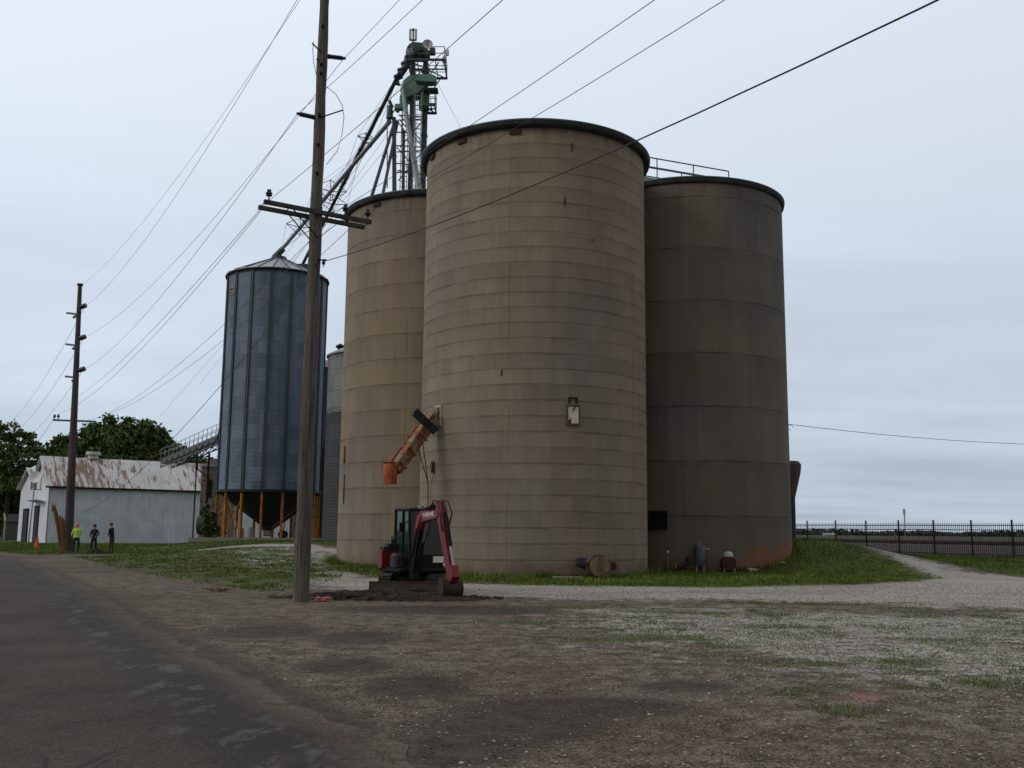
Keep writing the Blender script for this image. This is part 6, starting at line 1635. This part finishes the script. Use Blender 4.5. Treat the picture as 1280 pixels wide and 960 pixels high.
# ------------------------------------------------------------------ scattered stones, grass, weeds (uncountable: one object each)
def in_view(n, y0, y1, rg, pw=1.0, u0=-.56, u1=.56):
    t = rg.uniform(0, 1, n) ** pw; y = y0 * (y1 / y0) ** t; u = rg.uniform(u0, u1, n); return u * y, y
def stones(n, y0, y1, smin, smax, keep, name, label, mat, seed):
    rg = np.random.default_rng(seed); x, y = in_view(n, y0, y1, rg)
    g, p_, w_, pa_, ba_, rd = masks(x, y); k = keep(g, p_, w_, rd, rg.uniform(0, 1, n)); x, y = x[k], y[k]; n = len(x)
    s_ = smin + (smax - smin) * rg.uniform(0, 1, n) ** 2.6; z = terrain(x, y) + s_ * .25
    base = np.array([(1, 0, 0), (-.5, .87, 0), (-.5, -.87, 0), (0, 0, 1), (0, 0, -1), (.6, .7, .35)][:5], float)
    base = np.array([(1, .1, 0), (.1, 1, .1), (-1, .2, -.1), (-.1, -1, .0), (.25, .15, .42), (0, 0, -.5)], float)
    P_ = base[None] * rg.uniform(.65, 1.25, (n, 6, 3)) * s_[:, None, None]
    a = rg.uniform(0, 6.28, n); ca_, sa_ = np.cos(a), np.sin(a); X = P_[..., 0] * ca_[:, None] - P_[..., 1] * sa_[:, None]; Y = P_[..., 0] * sa_[:, None] + P_[..., 1] * ca_[:, None]
    V_ = np.stack([X + x[:, None], Y + y[:, None], P_[..., 2] + z[:, None]], -1).reshape(-1, 3)
    f0 = np.array([(0, 1, 4), (1, 2, 4), (2, 3, 4), (3, 0, 4), (1, 0, 5), (2, 1, 5), (3, 2, 5), (0, 3, 5)]); F_ = (f0[None] + 6 * np.arange(n)[:, None, None]).reshape(-1, 3)
    me = bpy.data.meshes.new(name); me.from_pydata(V_.tolist(), [], F_.tolist()); me.materials.append(mat); me.update()
    o = bpy.data.objects.new(name, me); col.objects.link(o); tag(o, label, 'stones', None, 'stuff')
t_ = NT('limestone_chips'); r_ = t_.island()
M['stone'] = t_.fin(t_.scale(t_.mix(t_.white(t_.comb(r_, 2.0, 1.0)), (.40, .38, .35), (.20, .17, .14)), t_.lin(r_, 0, 1, .35, 1.25)), .9, 0, None, .2)
t_ = NT('brown_pebble'); r_ = t_.island()
M['pebble'] = t_.fin(t_.scale(t_.mix(t_.white(t_.comb(r_, 2.0, 1.0)), (.15, .125, .10), (.09, .07, .055)), t_.lin(r_, 0, 1, .5, 1.5)), .9, 0, None, .2)
stones(210000, 6.5, 34, .005, .023, lambda g, p_, w_, rd, r_: (rd > .25) & (r_ < .07 + 1.15 * p_ ** 1.5) & (g < .75) & (w_ < .75), 'gravel', 'loose pale limestone chips scattered over the yard', M['stone'], 61)
stones(60000, 6.2, 22, .004, .016, lambda g, p_, w_, rd, r_: (rd > .1) & (r_ < .75 - .3 * p_), 'pebbles', 'small brown pebbles over the packed dirt', M['pebble'], 62)
stones(6000, 6.2, 30, .004, .012, lambda g, p_, w_, rd, r_: (rd < .1) & (rd > -2.2) & (r_ < .5), 'road_grit', 'grit strewn along the edge of the road', M['pebble'], 63)
def blades(n, y0, y1, h0, h1, wd, keep, name, label, mat, seed, pw=1.0):
    rg = np.random.default_rng(seed); x, y = in_view(n, y0, y1, rg, pw)
    g, p_, w_, pa_, ba_, rd = masks(x, y); nz_ = .6 * vnoise(x, y, .55, 2) + .4 * vnoise(x, y, .17, 4)
    k = keep(g, p_, rd, nz_, rg.uniform(0, 1, n), x, y)
    for kk in SIL.values(): k &= np.hypot(x - kk[0], y - kk[1]) > RS + .05
    x, y = x[k], y[k]; n = len(x); z = terrain(x, y) - .01; h = rg.uniform(h0, h1, n) * (.6 + .8 * vnoise(x, y, 1.3, 7)); a = rg.uniform(0, 6.28, n)
    w = wd * (1 + y / 22); dx, dy = np.cos(a) * w, np.sin(a) * w; lx_, ly_ = rg.normal(0, .35, n) * h, rg.normal(0, .35, n) * h
    V_ = np.stack([np.stack([x - dx, y - dy, z], 1), np.stack([x + dx, y + dy, z], 1), np.stack([x + lx_, y + ly_, z + h], 1)], 1).reshape(-1, 3)
    me = bpy.data.meshes.new(name); me.from_pydata(V_.tolist(), [], np.arange(n * 3).reshape(-1, 3).tolist()); me.materials.append(mat); me.update()
    o = bpy.data.objects.new(name, me); col.objects.link(o); tag(o, label, 'grass', None, 'stuff')
blades(300000, 28, 100, .03, .12, .010, lambda g, p_, rd, nz_, r_, x, y: (g + (nz_ - .5) * .9 > .70) & (g > .5) & (rd > .8), 'grass', 'mown green grass round the silos and along the verge', M['grassblade'], 71, .9)
blades(170000, 22, 64, .03, .09, .008, lambda g, p_, rd, nz_, r_, x, y: (g > .42) & (g < .8) & (rd > .8) & (nz_ > .47) , 'sparse_grass', 'thin patchy grass growing through the gravel on the left', M['grassblade'], 72)
blades(190000, 7, 26, .015, .06, .004, lambda g, p_, rd, nz_, r_, x, y: (g > .2) & (g < .66) & (rd > 1) & (nz_ + (g - .35) * .9 > .57), 'weeds', 'low weeds and clover among the gravel', M['weed'], 73)
# taller grass fringe along the silo feet
rg = np.random.default_rng(80); n = 5200; key = rg.integers(0, 3, n); cs_ = np.array([SIL[k] for k in 'FRL'])[key]; a = rg.uniform(-math.pi, 0.3, n); rr_ = RS + np.abs(rg.normal(0, .22, n)) + .05
x = cs_[:, 0] + rr_ * np.cos(a); y = cs_[:, 1] + rr_ * np.sin(a); z = terrain(x, y); h = rg.uniform(.08, .34, n) * (.4 + .9 * vnoise(x, y, .5, 9)); w = .02; b_ = rg.uniform(0, 6.28, n)
V_ = np.stack([np.stack([x - np.cos(b_) * w, y - np.sin(b_) * w, z], 1), np.stack([x + np.cos(b_) * w, y + np.sin(b_) * w, z], 1), np.stack([x + rg.normal(0, .06, n), y + rg.normal(0, .06, n), z + h], 1)], 1).reshape(-1, 3)
me = bpy.data.meshes.new('tall_grass'); me.from_pydata(V_.tolist(), [], np.arange(n * 3).reshape(-1, 3).tolist()); me.materials.append(M['grassblade'])
o = bpy.data.objects.new('tall_grass', me); col.objects.link(o); tag(o, 'taller uncut grass fringe against the silo feet', 'grass', None, 'stuff')
